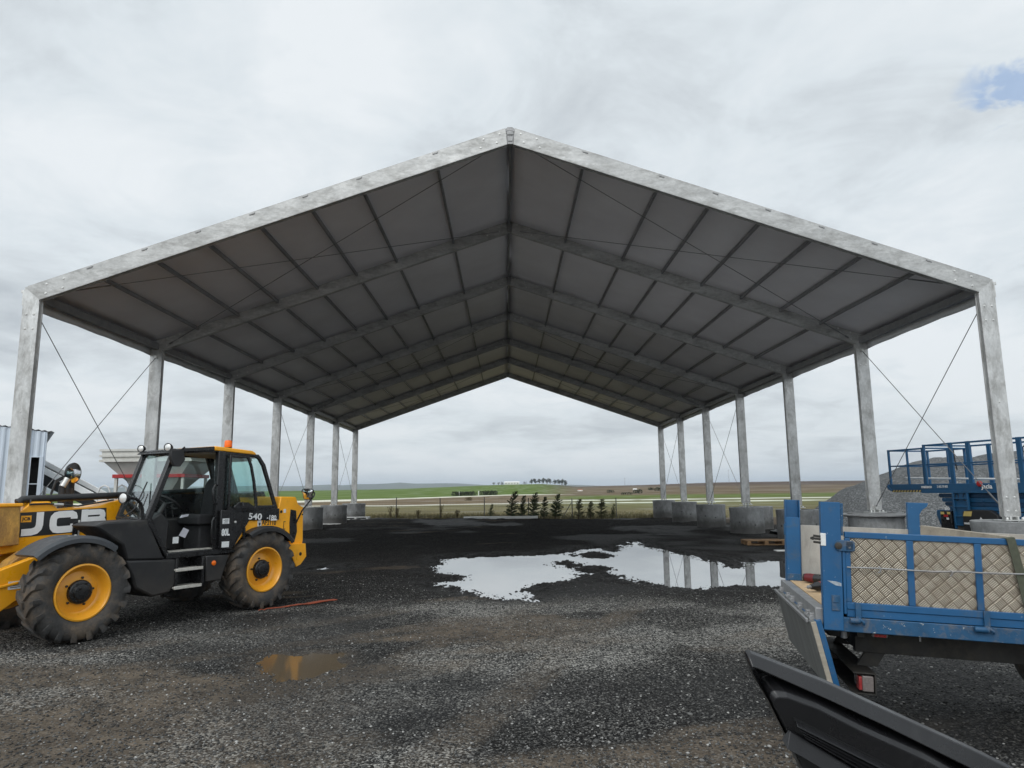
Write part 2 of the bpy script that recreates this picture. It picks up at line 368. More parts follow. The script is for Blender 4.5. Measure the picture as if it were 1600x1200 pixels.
def gz(x,y):
    x=np.asarray(x,float);y=np.asarray(y,float)
    side=.16*sm(18,42,y)*sm(6,-8,x)
    yard=sm(46.5,43.2,y)
    z=side*sm(60,44,y)+rough_h(x,y)*yard
    Yr=np.hypot(x,y); u=x/np.maximum(y,1); yc=np.interp(u,[.05,.1],[900,1500])
    far=(1.78+crest(u)/1088*yc)*sm(150,1.02,1)*0
    t=np.clip((y-150)/(yc-150),0,1)
    hill=(1.78+crest(u)/1088*yc)*(.35*t+.65*t*t*(3-2*t))
    hill=hill*np.where(y>yc,1-.9*sm(1,2.2,y/yc),1)
    z=z+hill
    return z
def axis_pts(core,far_lo,far_hi,g=1.16):
    a=list(core); st=core[-1]-core[-2]; v=core[-1]
    while v<far_hi: st*=g; v+=st; a.append(v)
    st=core[1]-core[0]; v=core[0]; b=[]
    while v>far_lo: st*=g; v-=st; b.append(v)
    return np.array(b[::-1]+a)
xs=axis_pts(np.arange(-10.5,9.01,.052),-9000,9000,1.10)
ys=[3.0]
while ys[-1]<46: ys.append(ys[-1]+.042+.0018*ys[-1]*(ys[-1]>6))
ys=axis_pts(np.array(ys),-60,12000,1.045)
XX,YY=np.meshgrid(xs,ys); P=np.stack([XX.ravel(),YY.ravel()],1)
x,y=P[:,0],P[:,1]; z=gz(x,y)
inn=(x>-7)&(x<10)&(y>6)&(y<28)
WL=-.030
d=np.full(len(P),9.)
Pi=P[inn]; dm=sdf(Pi,PUD)
for q in ISL: dm=np.maximum(dm,-sdf(Pi,q))
dm=np.minimum(dm,sdf(Pi,SW)); d[inn]=dm
wob=(fbm(x*1.7,y*1.2,4,41)-.5)*.6+(fbm(x*6,y*4,3,51)-.5)*.5
dd=d+wob*.55
# level the yard round the puddle, then press the hollow into it
flat=sm(3.0,.3,d)
z=z*(1-flat*.85)
shore=sm(1.25,.1,np.abs(dd))
z=np.where(d<5,z-.030*flat-np.clip(.072*sm(.5,-.70,dd),0,1)+.042*sm(-.5,.8,dd)*flat+((fbm(x*9,y*4.2,3,57)-.5)*.085+(fbm(x*2.6,y*1.1,3,58)-.5)*.075)*shore,z)
d2=np.full(len(P),9.);d2[inn]=sdf(Pi,SMALL); dd2=d2+wob*.3
d2+=(fbm(x*4,y*3,3,63)-.5)*.35*sm(1.,.2,d2); dd2=d2+wob*.2
z=np.where(d2<1.2,z*(1-.9*sm(1.0,.2,d2))-.035*sm(.22,-.10,dd2)-.012*sm(.6,0,dd2),z)
nx,ny=len(xs),len(ys)
TRACKZ=1
me=bpy.data.meshes.new('ground'); me.vertices.add(len(P)); me.vertices.foreach_set('co',np.stack([x,y,z],1).ravel())
idx=np.arange(nx*ny).reshape(ny,nx); q=np.stack([idx[:-1,:-1],idx[:-1,1:],idx[1:,1:],idx[1:,:-1]],-1).reshape(-1,4)
me.loops.add(q.size); me.loops.foreach_set('vertex_index',q.ravel().astype(np.int32))
me.polygons.add(len(q)); me.polygons.foreach_set('loop_start',np.arange(0,q.size,4,dtype=np.int32)); me.polygons.foreach_set('loop_total',np.full(len(q),4,np.int32))
me.polygons.foreach_set('use_smooth',np.ones(len(q),bool)); me.update(); me.validate()
# crops, tracks and bare soil of the fields, laid out over the land
row=1088*(1.78-z)/np.maximum(y,1.)          # how far below eye level the land lies, per metre of distance
u=x/np.maximum(y,1.)
nb=(fbm(x*.05,y*.02,4,61)-.5)
rw=row+nb*2.2*sm(0,20,row)
left_t=sm(.11,.03,u)
def lerp(a,b,t): return a*(1-t[:,None])+b*t[:,None]
C3=lambda *c: np.array(c,float)
green=C3(.075,.118,.028);green2=C3(.098,.128,.038);pale=C3(.50,.49,.42);pale2=C3(.42,.41,.35);brown=C3(.135,.105,.070);olive=C3(.115,.113,.055);weed=C3(.135,.120,.070);soil=C3(.105,.085,.066)
# left and middle: green crop, pale road, brown field, pale track, weedy strip up to the fence
top=np.interp(u,[-.8,-.3,-.2,-.14,0,.16,.4],[12.5,12.,10.3,9.5,6.2,6.0,5.5])
bot=np.interp(u,[-.8,-.3,-.2,-.14,0,.16,.4],[15.0,14.4,12.6,10.6,7.0,6.7,6.2])
s2=np.interp(u,[-.3,-.15,0,.15],[19.5,20.6,19.2,16.2])
A=np.broadcast_to(weed,(len(P),3)).copy()
A=lerp(np.broadcast_to(lerp(olive[None],weed[None],np.array([.5])),A.shape),A,sm(20,32,rw))
A=lerp(np.broadcast_to(brown,A.shape),A,sm(0,1.,rw-s2-.4))
st=sm(.9,.5,np.abs(rw-s2-.0))*sm(.16,.13,u); A=lerp(A,np.broadcast_to(pale2,A.shape),st)
A=lerp(np.broadcast_to(lerp(green[None],green2[None],np.array([.4])),A.shape),A,sm(-.4,.4,rw-bot))
A=lerp(A,np.broadcast_to(pale,A.shape),sm(.35,0,np.abs(row-(top+bot)/2)-(bot-top)/2))
# right: bare brown hill, green belt, flood water painted pale as sky reflection, rough pasture
B=np.broadcast_to(weed*.95,(len(P),3)).copy()
B=lerp(np.broadcast_to(olive,B.shape),B,sm(22,34,rw))
strip=np.maximum(sm(1.1,.5,np.abs(rw-19.5)),sm(1.0,.4,np.abs(rw-15.6)))*sm(.33,.64,fbm(u*60,row*.35,3,77)+.18)
B=lerp(np.broadcast_to(green2*.9,B.shape),B,sm(13.2,14.4,rw))
B=lerp(B,np.broadcast_to(C3(.48,.50,.42),B.shape),strip)
B=lerp(np.broadcast_to(brown*.9,B.shape),B,sm(7.5,10.5,rw+nb*3))
lines=sm(.55,.7,fbm(u*3,row*1.4,2,81)); B=lerp(B,np.broadcast_to(C3(.085,.06,.04),B.shape),lines*sm(8,6,row)*.8)
B=lerp(np.broadcast_to(C3(.07,.05,.038),B.shape),B,sm(-6.5,-2,row))
F=lerp(B,A,left_t)
F*=1.3*(.8+.4*fbm(x*.25,y*.12,3,91))[:,None]
behind=(y<44)
F[behind]=soil
ym=sm(.5,-.5,y-43.6+(fbm(x*.7,y*.7,3,21)-.5)*1.6)*sm(1.2,-1.2,x-yardx(y)+(fbm(x*.4,y*.4,3,23)-.5)*4)*sm(-60,-30,x)
fb=fbm(x*.42,y*.33,4,31)
xr=x*.94+y*.34; yr=-x*.34+y*.94
fb=fbm(xr*.30+3,yr*.95,4,33)
mud=sm(.49,.62,fb+.20*sm(-.6,-3.4,x)*sm(9.2,6.6,y)+.03*sm(2,-2,x)*sm(9,6,y)-.10*sm(0,3,x)-.2*sm(9,12,y))
mud=np.maximum(mud,sm(.5,0,d2)*.85)
mud=np.maximum(mud,.6*sm(.55,.1,np.abs(d2+.1))*sm(.35,.55,fb+.1))
lf=fbm(xr*.55,yr*.8,4,37)
spot=1.35*sum(a*np.exp(-((x-cx_)/rx)**2-((y-cy_)/ry)**2) for cx_,cy_,rx,ry,a in ((-5.4,8.1,1.3,.45,.6),(-3.5,9.2,1.3,.8,.42),(-.7,10.7,.9,.8,.42),(.9,9.6,1.0,.6,.25),(.6,7.6,1.4,.6,.2),(-4.6,6.6,1.2,.4,.25),(3.5,9.5,2.5,1.5,.16)))
# wheel tracks of the machines, a shallow pair of ruts with lugs' prints
trk=np.zeros(len(P))
for px_,py_,rx_,ry_,off in ((-9,4.9,.62,.10,0),(-9,4.9,.62,.10,1.85),(-3.6,3.2,.30,.20,0),(-3.6,3.2,.30,.20,1.7)):
    xc=px_+off+ (y-py_)*1.15 - rx_*.0 + .28*np.sin(y*.7+off*.2) if rx_>.5 else px_+off+(y-py_)*.52+.35*np.sin(y*.45)
    w_=np.abs(x-xc)*(.66 if rx_>.5 else .88)
    trk=np.maximum(trk,sm(.26,.12,w_)*sm(12.2,10.,y)*sm(.30,.50,fbm(x*.9,y*.9,3,45)+.08))
mud=np.maximum(mud,trk*.75)
light=np.clip(sm(.40,.62,lf)*.55*sm(13,11,y)+spot+.08*sm(12.5,10,y)-.35*sm(11.5,14.5,y),0,1)
wet=np.maximum(sm(1.2,-.1,dd),.7*sm(.7,0,dd2))
wet=np.maximum(wet,.75*sm(.52,.66,fbm(x*.3,y*.3,3,71)))
def attr(nm,arr):
    a=me.attributes.new(nm,'FLOAT_COLOR','POINT'); a.data.foreach_set('color',np.concatenate([arr,np.ones((len(arr),1))],1).ravel().astype(np.float32))
mud=mud*(1-.75*light)
attr('field',F); attr('yard',np.stack([ym,mud,light],1)); attr('wet',np.stack([wet,wet,wet],1)); fr=sm(11.0,14.5,y+(fbm(x*.5,y*.5,3,88)-.5)*3)*sm(-14,-9,x+0*y)*sm(14,10,x); attr('roof_shade',np.stack([fr,fr,fr],1))  # last mask paints the roof's shade into the ground colour under the hall
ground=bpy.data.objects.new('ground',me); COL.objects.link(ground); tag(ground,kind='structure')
m,nt,b=nodes('ground'); L=nt.links.new
geo=N(nt,'ShaderNodeNewGeometry'); pos=geo.outputs['Position']
def vcol(nm): 
    n=N(nt,'ShaderNodeAttribute',attribute_name=nm); return n
yd=vcol('yard'); sp=N(nt,'ShaderNodeSeparateColor'); L(yd.outputs['Color'],sp.inputs[0])
def vor(scale,rnd=1.):
    n=N(nt,'ShaderNodeTexVoronoi'); n.inputs['Scale'].default_value=scale; n.inputs['Randomness'].default_value=rnd; L(pos,n.inputs['Vector']); return n
v1=vor(34);v2=vor(72)
def cellval(v):
    s=N(nt,'ShaderNodeSeparateColor'); L(v.outputs['Color'],s.inputs[0]); return s.outputs[0],s.outputs[1]
a1,a1b=cellval(v1);a2,_=cellval(v2)
def mx(op,a,b_=None,c_=None,clamp=False):
    n=N(nt,'ShaderNodeMath',operation=op,use_clamp=clamp)
    for i,v in enumerate((a,b_,c_)):
        if v is None: continue
        if hasattr(v,'links'): L(v,n.inputs[i])
        else: n.inputs[i].default_value=v
    return n.outputs[0]
# pale stones among black chippings; more of them where the yard is strewn with pale gravel
k=mx('ADD',a1,mx('MULTIPLY_ADD',sp.outputs[2],.46,-.12))
st1=ramp(nt,k,[(0.,(.010,.010,.0105)),(.38,(.024,.024,.0245)),(.60,(.062,.061,.059)),(.80,(.16,.156,.148)),(1.,(.50,.48,.435))])
k2=mx('ADD',a2,mx('MULTIPLY_ADD',sp.outputs[2],.40,-.11))
st2=ramp(nt,k2,[(0.,(.009,.009,.0095)),(.45,(.022,.022,.022)),(.72,(.065,.063,.060)),(1.,(.32,.31,.285))])
edge=ramp(nt,v1.outputs['Distance'],[(.30,1.),(.55,0.)])
gcol=mixc(nt,edge,st2,st1)
gcol=mixc(nt,.35,gcol,st2)
fines=mixc(nt,noise(nt,pos,9,5,.7),(.012,.0115,.011),(.038,.036,.033))
cover=ramp(nt,mx('ADD',noise(nt,pos,1.6,6,.65),mx('MULTIPLY',sp.outputs[2],.18)),[(.40,.0),(.60,1.)])
gcol=mixc(nt,mx('MULTIPLY_ADD',cover,.40,.60),fines,gcol)
mudc=mixc(nt,noise(nt,pos,5,6,.65),(.070,.056,.043),(.225,.182,.138))
mudm=mx('MULTIPLY',sp.outputs[1],ramp(nt,noise(nt,pos,3.2,6,.7),[(.30,.25),(.62,.9)]))
gcol=mixc(nt,mudm,gcol,mudc)
wt=vcol('wet'); 
gcol=mixc(nt,mx('MULTIPLY',wt.outputs['Fac'],.55),gcol,(.012,.012,.012))
gcol=mixc(nt,mx('MULTIPLY',vcol('roof_shade').outputs['Fac'],.62),gcol,mixc(nt,1.,gcol,(.50,.48,.47),'MULTIPLY')); fl=vcol('field'); fcol=mixc(nt,.55,fl.outputs['Color'],mixc(nt,noise(nt,pos,1.1,7,.7),(.35,.33,.30),(1.7,1.65,1.5)),'MULTIPLY')
fcol=mixc(nt,.5,fl.outputs['Color'],fcol)
col=mixc(nt,sp.outputs[0],fcol,gcol)
L(col,b.inputs['Base Color'])
rg=mx('SUBTRACT',.86,mx('MULTIPLY',wt.outputs['Fac'],.32)); L(rg,b.inputs['Roughness']); L(mx('MULTIPLY_ADD',wt.outputs['Fac'],.14,.015),b.inputs['Specular IOR Level'])
hgt=mx('ADD',mx('MULTIPLY',v1.outputs['Distance'],-1.),mx('MULTIPLY',v2.outputs['Distance'],-.5))
hgt=mx('MULTIPLY',hgt,mx('SUBTRACT',1.,mx('MULTIPLY',mudm,.8)))
bp=N(nt,'ShaderNodeBump'); bp.inputs['Strength'].default_value=.9; bp.inputs['Distance'].default_value=.014; L(hgt,bp.inputs['Height'])
bp2=N(nt,'ShaderNodeBump'); bp2.inputs['Strength'].default_value=.7; bp2.inputs['Distance'].default_value=.05; L(noise(nt,pos,7,5,.6),bp2.inputs['Height']); L(bp.outputs[0],bp2.inputs['Normal'])
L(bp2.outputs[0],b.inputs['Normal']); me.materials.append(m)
m,nt,b=nodes('heap_gravel'); L=nt.links.new
geo=N(nt,'ShaderNodeNewGeometry'); pos=geo.outputs['Position']
hv=vor(26); h1,_=cellval(hv)
c_=ramp(nt,h1,[(0,(.075,.078,.08)),(.6,(.13,.135,.137)),(1,(.26,.265,.265))])
c_=mixc(nt,ramp(nt,noise(nt,pos,.8,6,.65),[(.35,0.),(.7,.7)]),c_,(.085,.088,.09))
L(c_,b.inputs['Base Color']); b.inputs['Roughness'].default_value=.95; b.inputs['Specular IOR Level'].default_value=.1
bp=N(nt,'ShaderNodeBump'); bp.inputs['Strength'].default_value=1.; bp.inputs['Distance'].default_value=.06
L(mx('ADD',noise(nt,pos,3,6,.7),mx('MULTIPLY',hv.outputs['Distance'],-.25)),bp.inputs['Height']); L(bp.outputs[0],b.inputs['Normal'])
def zat(px,py):
    j=np.clip(np.searchsorted(xs,px)-1,0,nx-2);i=np.clip(np.searchsorted(ys,py)-1,0,ny-2)
    return z.reshape(ny,nx)[i,j]
# water in the hollows
def watersheet(name,x0,x1,y0,y1,h,m):
    mb=MB(); mb.add([(x0,y0,h),(x1,y0,h),(x1,y1,h),(x0,y1,h)],[(0,1,2,3)]); o=mb.build(name,m,recalc=False); tag(o,kind='structure'); return o
watersheet('puddle',-5.3,8.6,11.2,26.4,-.045,'water')
watersheet('muddy_puddle',-2.95,-1.8,6.9,8.5,-.019,'muddy_water')
# loose stones on the yard
rng=np.random.default_rng(5); bmi=bmesh.new(); bmesh.ops.create_icosphere(bmi,subdivisions=1,radius=1); bmi.verts.ensure_lookup_table()
iv=np.array([v.co[:] for v in bmi.verts]); jf=np.array([[v.index for v in f.verts] for f in bmi.faces]); bmi.free()
NS=100000; yy=3.1+rng.random(NS)**1.55*12.3; xx=(rng.random(NS)*2-1)*(yy*.80+.6)-.1
keep=(fbm(xx*.6,yy*.5,4,37)+rng.random(NS)*.6)>.55; xx,yy=xx[keep],yy[keep]
dk=sdf(np.stack([xx,yy],1),PUD); keep=(dk>.3)|((dk>-.35)&(rng.random(len(xx))<.4))|(rng.random(len(xx))<.03); xx,yy=xx[keep],yy[keep]
n=len(xx); sz=.0045+.0075*rng.random(n)**2.0; sz[rng.random(n)<.004]*=2.0
V=iv[None]*(1+.5*(rng.random((n,12,3))-.5)); V*=sz[:,None,None]*np.array([1,1,.65])
an=rng.random(n)*6.28; ca,sa=np.cos(an)[:,None],np.sin(an)[:,None]; V=np.stack([V[:,:,0]*ca*1.25-V[:,:,1]*sa,V[:,:,0]*sa*1.25+V[:,:,1]*ca,V[:,:,2]],-1)
zz=zat(xx,yy); V[:,:,0]+=xx[:,None];V[:,:,1]+=yy[:,None];V[:,:,2]+=(zz+sz*.25)[:,None]
# dark clods along the margin of the big puddle
nc=4200; xc_=rng.uniform(-3.2,7.6,60000); yc_=rng.uniform(11.,26.5,60000); dc=sdf(np.stack([xc_,yc_],1),PUD)
for q_ in ISL: dc=np.maximum(dc,-sdf(np.stack([xc_,yc_],1),q_))
kk=(np.abs(dc+.02)<.34*rng.random(60000)**1.3); xc_,yc_=xc_[kk][:nc],yc_[kk][:nc]; nc=len(xc_)
sc=.007+.017*rng.random(nc)**2; Vc=iv[None]*(1+.6*(rng.random((nc,12,3))-.5)); Vc=Vc*sc[:,None,None]*np.array([1.5,1.2,.75])
Vc[:,:,0]+=xc_[:,None];Vc[:,:,1]+=yc_[:,None];Vc[:,:,2]+=np.maximum(zat(xc_,yc_),-.052)[:,None]
V=np.concatenate([V,Vc]); n+=nc
ms=bpy.data.meshes.new('gravel'); ms.vertices.add(n*12); ms.vertices.foreach_set('co',V.ravel())
fi=(jf[None]+12*np.arange(n)[:,None,None]).reshape(-1,3); ms.loops.add(fi.size); ms.loops.foreach_set('vertex_index',fi.ravel().astype(np.int32))
ms.polygons.add(len(fi)); ms.polygons.foreach_set('loop_start',np.arange(0,fi.size,3,dtype=np.int32)); ms.polygons.foreach_set('loop_total',np.full(len(fi),3,np.int32)); ms.update(); ms.validate()
tone=.016+.13*rng.random(n)**2.2; pal=rng.random(n)<.06; tone[pal]=.20+.22*rng.random(pal.sum())
tone[-nc:]=.012+.02*rng.random(nc)
cc=np.stack([tone,tone*.98,tone*.93,np.ones(n)],1); at=ms.attributes.new('stone','FLOAT_COLOR','POINT'); at.data.foreach_set('color',np.repeat(cc,12,0).ravel().astype(np.float32))
m,nt,b=nodes('stone'); a=N(nt,'ShaderNodeAttribute',attribute_name='stone'); nt.links.new(a.outputs['Color'],b.inputs['Base Color']); b.inputs['Roughness'].default_value=.75
ms.materials.append(m); og=bpy.data.objects.new('gravel',ms); COL.objects.link(og); tag(og,kind='stuff',label='pale and dark loose stones strewn over the black yard',cat='gravel')
# ------------------------------------------------------------------ the open hall
HW=9.698; ZT=5.8875; SL=.34686; ZAT=9.2514; ZAB=8.9007; CWD=.30; DP=.13; Y0=13.5; BAY=5.0; NB=7
ZB=1.13
hall=empty('open_hall',(0,Y0,0),0,'large open-sided gable hall of galvanised frames under a dark fabric roof','open hall')
def H(o): o.parent=hall; return o
zin=ZAB-SL*(HW-CWD)
# column (left one at frame 0; mirrored mesh for the right)
def column_mb(s):
    mb=MB(); xo,xi=s*-HW,s*-(HW-CWD)
    mb.prism([(xo,ZB+.05),(xi,ZB+.05),(xi,zin),(xo,ZT)],'y',0,DP)
    for y in (-.004,DP-.022):
        mb.prism([(xi,ZB+.06),(xi+s*.012,ZB+.06),(xi+s*.012,zin-.06),(xi,zin-.02)],'y',y+.004,y+.026)
        mb.prism([(xo,ZB+.06),(xo-s*.012,ZB+.06),(xo-s*.012,ZT-.04),(xo,ZT-.04)],'y',y+.004,y+.026)
    return mb
def bolt(mb,x,y,z,r=.019,h=.012): mb.lathe([(r*1.35,y),(r*1.35,y-.004),(r,y-.004),(r*.8,y-h)],'y',(x,0,z),10)
def col_bolts(s):
    mb=MB()
    for z in (ZT-.55,ZT-.84,ZB+.16,ZB+.42):
        for dx in (.075,.225): bolt(mb,s*-(HW-dx),0,z)
    for z in (3.4,): bolt(mb,s*-(HW-.15),0,z,.012)
    return mb
def base_mb(s):
    mb=MB(); c=s*-(HW-.15)
    mb.box(c-.22,c+.22,-.11,DP+.11,ZB-.02,ZB-.005)
    for dx in (-.07,.07): mb.box(c+dx-.018,c+dx+.018,-.05,DP+.05,ZB-.12,ZB+.06); mb.lathe([(.03,ZB-.005),(.03,ZB+.03),(.02,ZB+.045)],'z',(c+dx*2.2,-.05,0),10)
    return mb
def rafter_mb(s):
    mb=MB(); a=.095;b=.065
    tz=lambda x: ZAT-SL*abs(x)
    bz=lambda x: ZAB-SL*abs(x)
    mb.prism([(s*-HW,ZT),(s*-(HW-CWD),zin),(s*-b,bz(b)),(s*-a,tz(a))],'y',0,DP)
    for y in (0,DP-.026):
        mb.prism([(s*-(HW-CWD),zin-.012),(s*-(HW-CWD),zin),(s*-b,bz(b)),(s*-b,bz(b)-.012)],'y',y+.002,y+.024)
        mb.prism([(s*-(HW-.05),tz(HW-.05)),(s*-(HW-.05),tz(HW-.05)+.012),(s*-a,tz(a)+.012),(s*-a,tz(a))],'y',y+.002,y+.024)
    return mb
def raf_bolts(s):
    mb=MB()
    for x in (.22,.55):
        for dz in (.08,.27): bolt(mb,s*-(x+(.06 if dz>.1 else 0)),0,ZAT-SL*x-dz)
    for x in (HW-.42,HW-.75,):
        for dz in (.08,.27): bolt(mb,s*-x,0,ZAT-SL*x-dz)
    return mb
def clip_mb(s):
    mb=MB()
    for x in (1.55,3.11,4.2,5.26,6.33,7.38,8.45):
        zz=ZAT-SL*x; mb.prism([(s*-(x-.06),zz-.02+SL*.06),(s*-(x+.06),zz-.02-SL*.06),(s*-(x+.05),zz-.05-SL*.05),(s*-(x-.05),zz-.05+SL*.05)],'y',-.012,0)
    return mb
protos={}
for s in (1,-1):
    protos[s]=dict(col=column_mb(s).add2(col_bolts(s),1).build('column',['galv','zinc'],bevel=.006),bp=base_mb(s).build('base_plate','zinc',bevel=.004),
      raf=rafter_mb(s).add2(raf_bolts(s),1).add2(clip_mb(s),2).build('rafter',['galv_rafter','zinc','steel_grey'],bevel=.006))
mbc=MB()
mbc.prism([(-.093,ZAT-.030),(-.062,ZAB-.018),(.062,ZAB-.018),(.093,ZAT-.030),(.05,ZAT+.01),(-.05,ZAT+.01)],'y',.02,DP-.02)
mbc.prism([(-.075,ZAT-.09),(-.065,ZAT-.17),(.065,ZAT-.17),(.075,ZAT-.09)],'y',.005,.02)
mbc.prism([(-.06,ZAT-.20),(-.05,ZAT-.31),(.05,ZAT-.31),(.06,ZAT-.20)],'y',.008,.02)
ridgec=mbc.build('ridge_connector','steel_grey',bevel=.005)
for i in range(NB):
    for s in (1,-1):
        pr=protos[s]
        def inst(k,par=None):
            o=pr[k]
            if i: o=o.copy(); COL.objects.link(o)
            if par: o.parent=par
            else: o.parent=hall; o.location=(0,i*BAY,0)
            return o
        c_=inst('col'); inst('bp',c_)
        inst('raf')
    o=ridgec
    if i: o=o.copy(); COL.objects.link(o)
    o.parent=hall; o.location=(0,i*BAY,0)
# purlins, each a line running the length of the hall
LEN=BAY*6+DP
PX=(1.55,3.11,4.2,5.26,6.33,7.38,8.45)
def pline(x): 
    mb=MB(); zt=ZAT-SL*abs(x)-.055
    for i in range(6):
        y0=i*BAY+DP+.004;y1=(i+1)*BAY-.004
        mb.bar((x,y0,zt-.055),(x,y1,zt-.055),.050,.085)
    return mb
H(pline(0).build('ridge_purlin','purlin_metal',bevel=.004))
for x in PX:
    for s in (1,-1): H(pline(s*x).build('purlin','purlin_metal',bevel=.004))
for s in (1,-1):
    mb=MB(); va=MB()
    for i in range(6):
        y0=i*BAY+DP+.004;y1=(i+1)*BAY-.004
        mb.bar((s*(HW-.16),y0,ZT-.16),(s*(HW-.16),y1,ZT-.16),.12,.16)
        ys_=np.linspace(y0-.03,y1+.03,13)
        vs=[]
        for yv in ys_:
            t=(yv-y0)/(y1-y0); sag=.05*math.sin(PI*max(0,min(1,t)))+.012*math.sin(t*23+i)
            vs+=[(s*(HW+.012),yv,ZT-.02),(s*(HW+.018),yv,ZT-.20),(s*(HW+.010-.01*math.sin(t*9)),yv,ZT-.40+sag*.6)]
        k=len(ys_); fs=[]
        for a in range(k-1):
            for b_ in range(2): fs.append((a*3+b_,a*3+b_+1,(a+1)*3+b_+1,(a+1)*3+b_))
        va.add(vs,fs)
    H(mb.build('eave_beam','purlin_metal',bevel=.005)); o=H(va.build('valance','valance',recalc=False))
    sf=o.modifiers.new('Solidify','SOLIDIFY'); sf.thickness=.006
# roof cloth: one panel per bay and slope
for i in range(6):
    for s in (1,-1):
        y0=i*BAY+DP*.5;y1=(i+1)*BAY+DP*.5
        if i==0: y0=.012
        if i==5: y1=6*BAY+DP-.012
        nxp,nyp=28,10; vs=[];fs=[]
        xsn=np.linspace(.0,HW+.01,nxp)
        for xv in xsn:
            for j in range(nyp+1):
                t=j/nyp; near=min(abs(xv-p) for p in (0,)+PX+(HW,))
                sag=-.035*math.sin(PI*t)*min(1,near/.5)+.012*math.sin(xv*5+t*7+i*3+s)*math.sin(PI*t)
                zz=ZAT-SL*xv-.045+sag*.6+(.0 if xv>.05 else -.012)
                vs.append((s*xv,y0+(y1-y0)*t,zz))
        for a in range(nxp-1):
            for j in range(nyp): q=a*(nyp+1)+j; fs.append((q,q+1,q+nyp+2,q+nyp+1))
        mb=MB(); mb.add(vs,fs); o=H(mb.build('roof_cloth','membrane',recalc=False))
        sf=o.modifiers.new('Solidify','SOLIDIFY'); sf.thickness=.004; sf.offset=1 if s<0 else -1
# wind bracing: crossed cables in the walls and roof of three bays
def cable_mb(a,b,r=.009,turn=True):
    mb=MB(); a=Vector(a);b=Vector(b); mb.tube([a,b],r,6)
    if turn:
        d=(b-a); 
        for t0,t1,rr in ((.035,.095,.016),(.0,.012,.022)): mb.tube([a+d*t0,a+d*t1],rr,6)
    return mb
for i in (0,3,5):
    y0=i*BAY+DP+.01;y1=(i+1)*BAY-.01
    for s in (1,-1):
        xx_=s*(HW-.16)
        H(cable_mb((xx_,y0,ZB+.12),(xx_,y1,ZT-.45)).build('wall_cable','cable')); H(cable_mb((xx_,y1,ZB+.12),(xx_,y0,ZT-.45)).build('wall_cable','cable'))
        rz=lambda x: ZAT-SL*abs(x)-.26
        xa,xb=s*(HW-.5),s*.28
        H(cable_mb((xa,y0,rz(xa)),(xb,y1,rz(xb)),.008).build('roof_cable','cable')); H(cable_mb((xa,y1,rz(xa)),(xb,y0,rz(xb)),.008).build('roof_cable','cable'))
        for yv in (y0+.02,y1-.02):
            for zv in (ZT-.45,ZB+.11): mb=MB(); mb.box(xx_-.03,xx_+.03,yv-.03,yv+.03,zv-.03,zv+.03); H(mb.build('cable_bracket','zinc'))
# bright tension fittings on the outer column heads
for i in range(NB):
    for s in (1,-1):
        mb=MB(); mb.box(s*(HW+.004),s*(HW+.05),i*BAY+.02,i*BAY+.07,ZT-.36,ZT-.06); mb.box(s*(HW+.004),s*(HW+.09),i*BAY+.03,i*BAY+.09,ZT-.10,ZT-.04)
        H(mb.build('edge_fitting','zinc',bevel=.004))

# ------------------------------------------------------------------ concrete ballast rings under the columns
def ring_mb(r,zb,zt,seed):
    rnd=random.Random(seed); mb=MB(); n=48; prof=[(0,zb),(r,zb),(r,zb+.06),(r-.008,zb+.07),(r-.004,zt-.16),(r+.006,zt-.13),(r+.006,zt-.012),(r-.012,zt),(r-.11,zt),(r-.12,zt-.05),(0,zt-.05)]
    mb.lathe(prof,'z',(0,0,0),n)
    for k in range(7):
        a=k*2*PI/7+rnd.random()*.4; h=zb+.35+.3*rnd.random()
        M=Matrix.Rotation(a,4,'Z')@Matrix.Translation((r-.012,0,h))@Matrix.Rotation(PI/2,4,'Y')
        q=MB(); q.lathe([(.035,0),(.035,.018),(.0,.018)],'z',(0,0,0),10); mb.add([M@Vector(v) for v in q.v],q.f,1)
    return mb
names_r=['first','second','third','fourth','fifth','sixth','seventh']
desc=['under the nearest right column, its top just above the truck side','under a dark steel lid, seen over the truck bed','half hidden behind the blue corner posts of the truck','widest looking of the right row, behind the dark wooden pallet','in the middle of the right row, pale and smooth','second last of the right row','last of the right row, before the field']
descl=['under the nearest left column, hidden behind the yellow boom','under the column just behind the telehandler cab','under the third left column, behind the telehandler cab','under the fourth left column, behind the telehandler rear','just past the rear mirror of the telehandler','second last of the left row, stained','last of the left row, on a white pallet']
for i in range(NB):
    for s in (1,-1):
        cx_=s*(HW-.15); cy_=Y0+i*BAY+.065; g=float(zat(cx_,cy_-.6))
        mb=ring_mb(.67 if s>0 else .70,-.03,ZB-.02-g-((0,0,.05,.09,.07,.03,0)[i] if s>0 else 0),i*2+s)
        o=mb.build('concrete_ring',['concrete','concrete_dark'],loc=(cx_,cy_,g)); o.rotation_euler[2]=random.random()*6
        dl='round concrete ballast ring '+(desc if s>0 else descl)[i]
        tag(o,dl,'concrete ring','concrete ballast rings under the columns')
mb=ring_mb(.72,-.03,.98,99); o=mb.build('concrete_ring',['concrete','concrete_dark'],loc=(11.0,31.6,float(zat(11.,31.)))); tag(o,'spare concrete ring standing outside the hall, between two column rings','concrete ring','concrete ballast rings under the columns')
# steel lid on the second right ring
mb=MB(); mb.lathe([(0,0),(.80,0),(.84,.02),(.84,.05),(.80,.065),(.3,.065),(.3,.055),(0,.055)],'z',(0,0,0),40)
o=mb.build('steel_lid','steel_grey',loc=(HW-.15,Y0+BAY+.065,ZB-.115)); tag(o,'dark round steel lid lying on the ring behind the blue truck','lid')
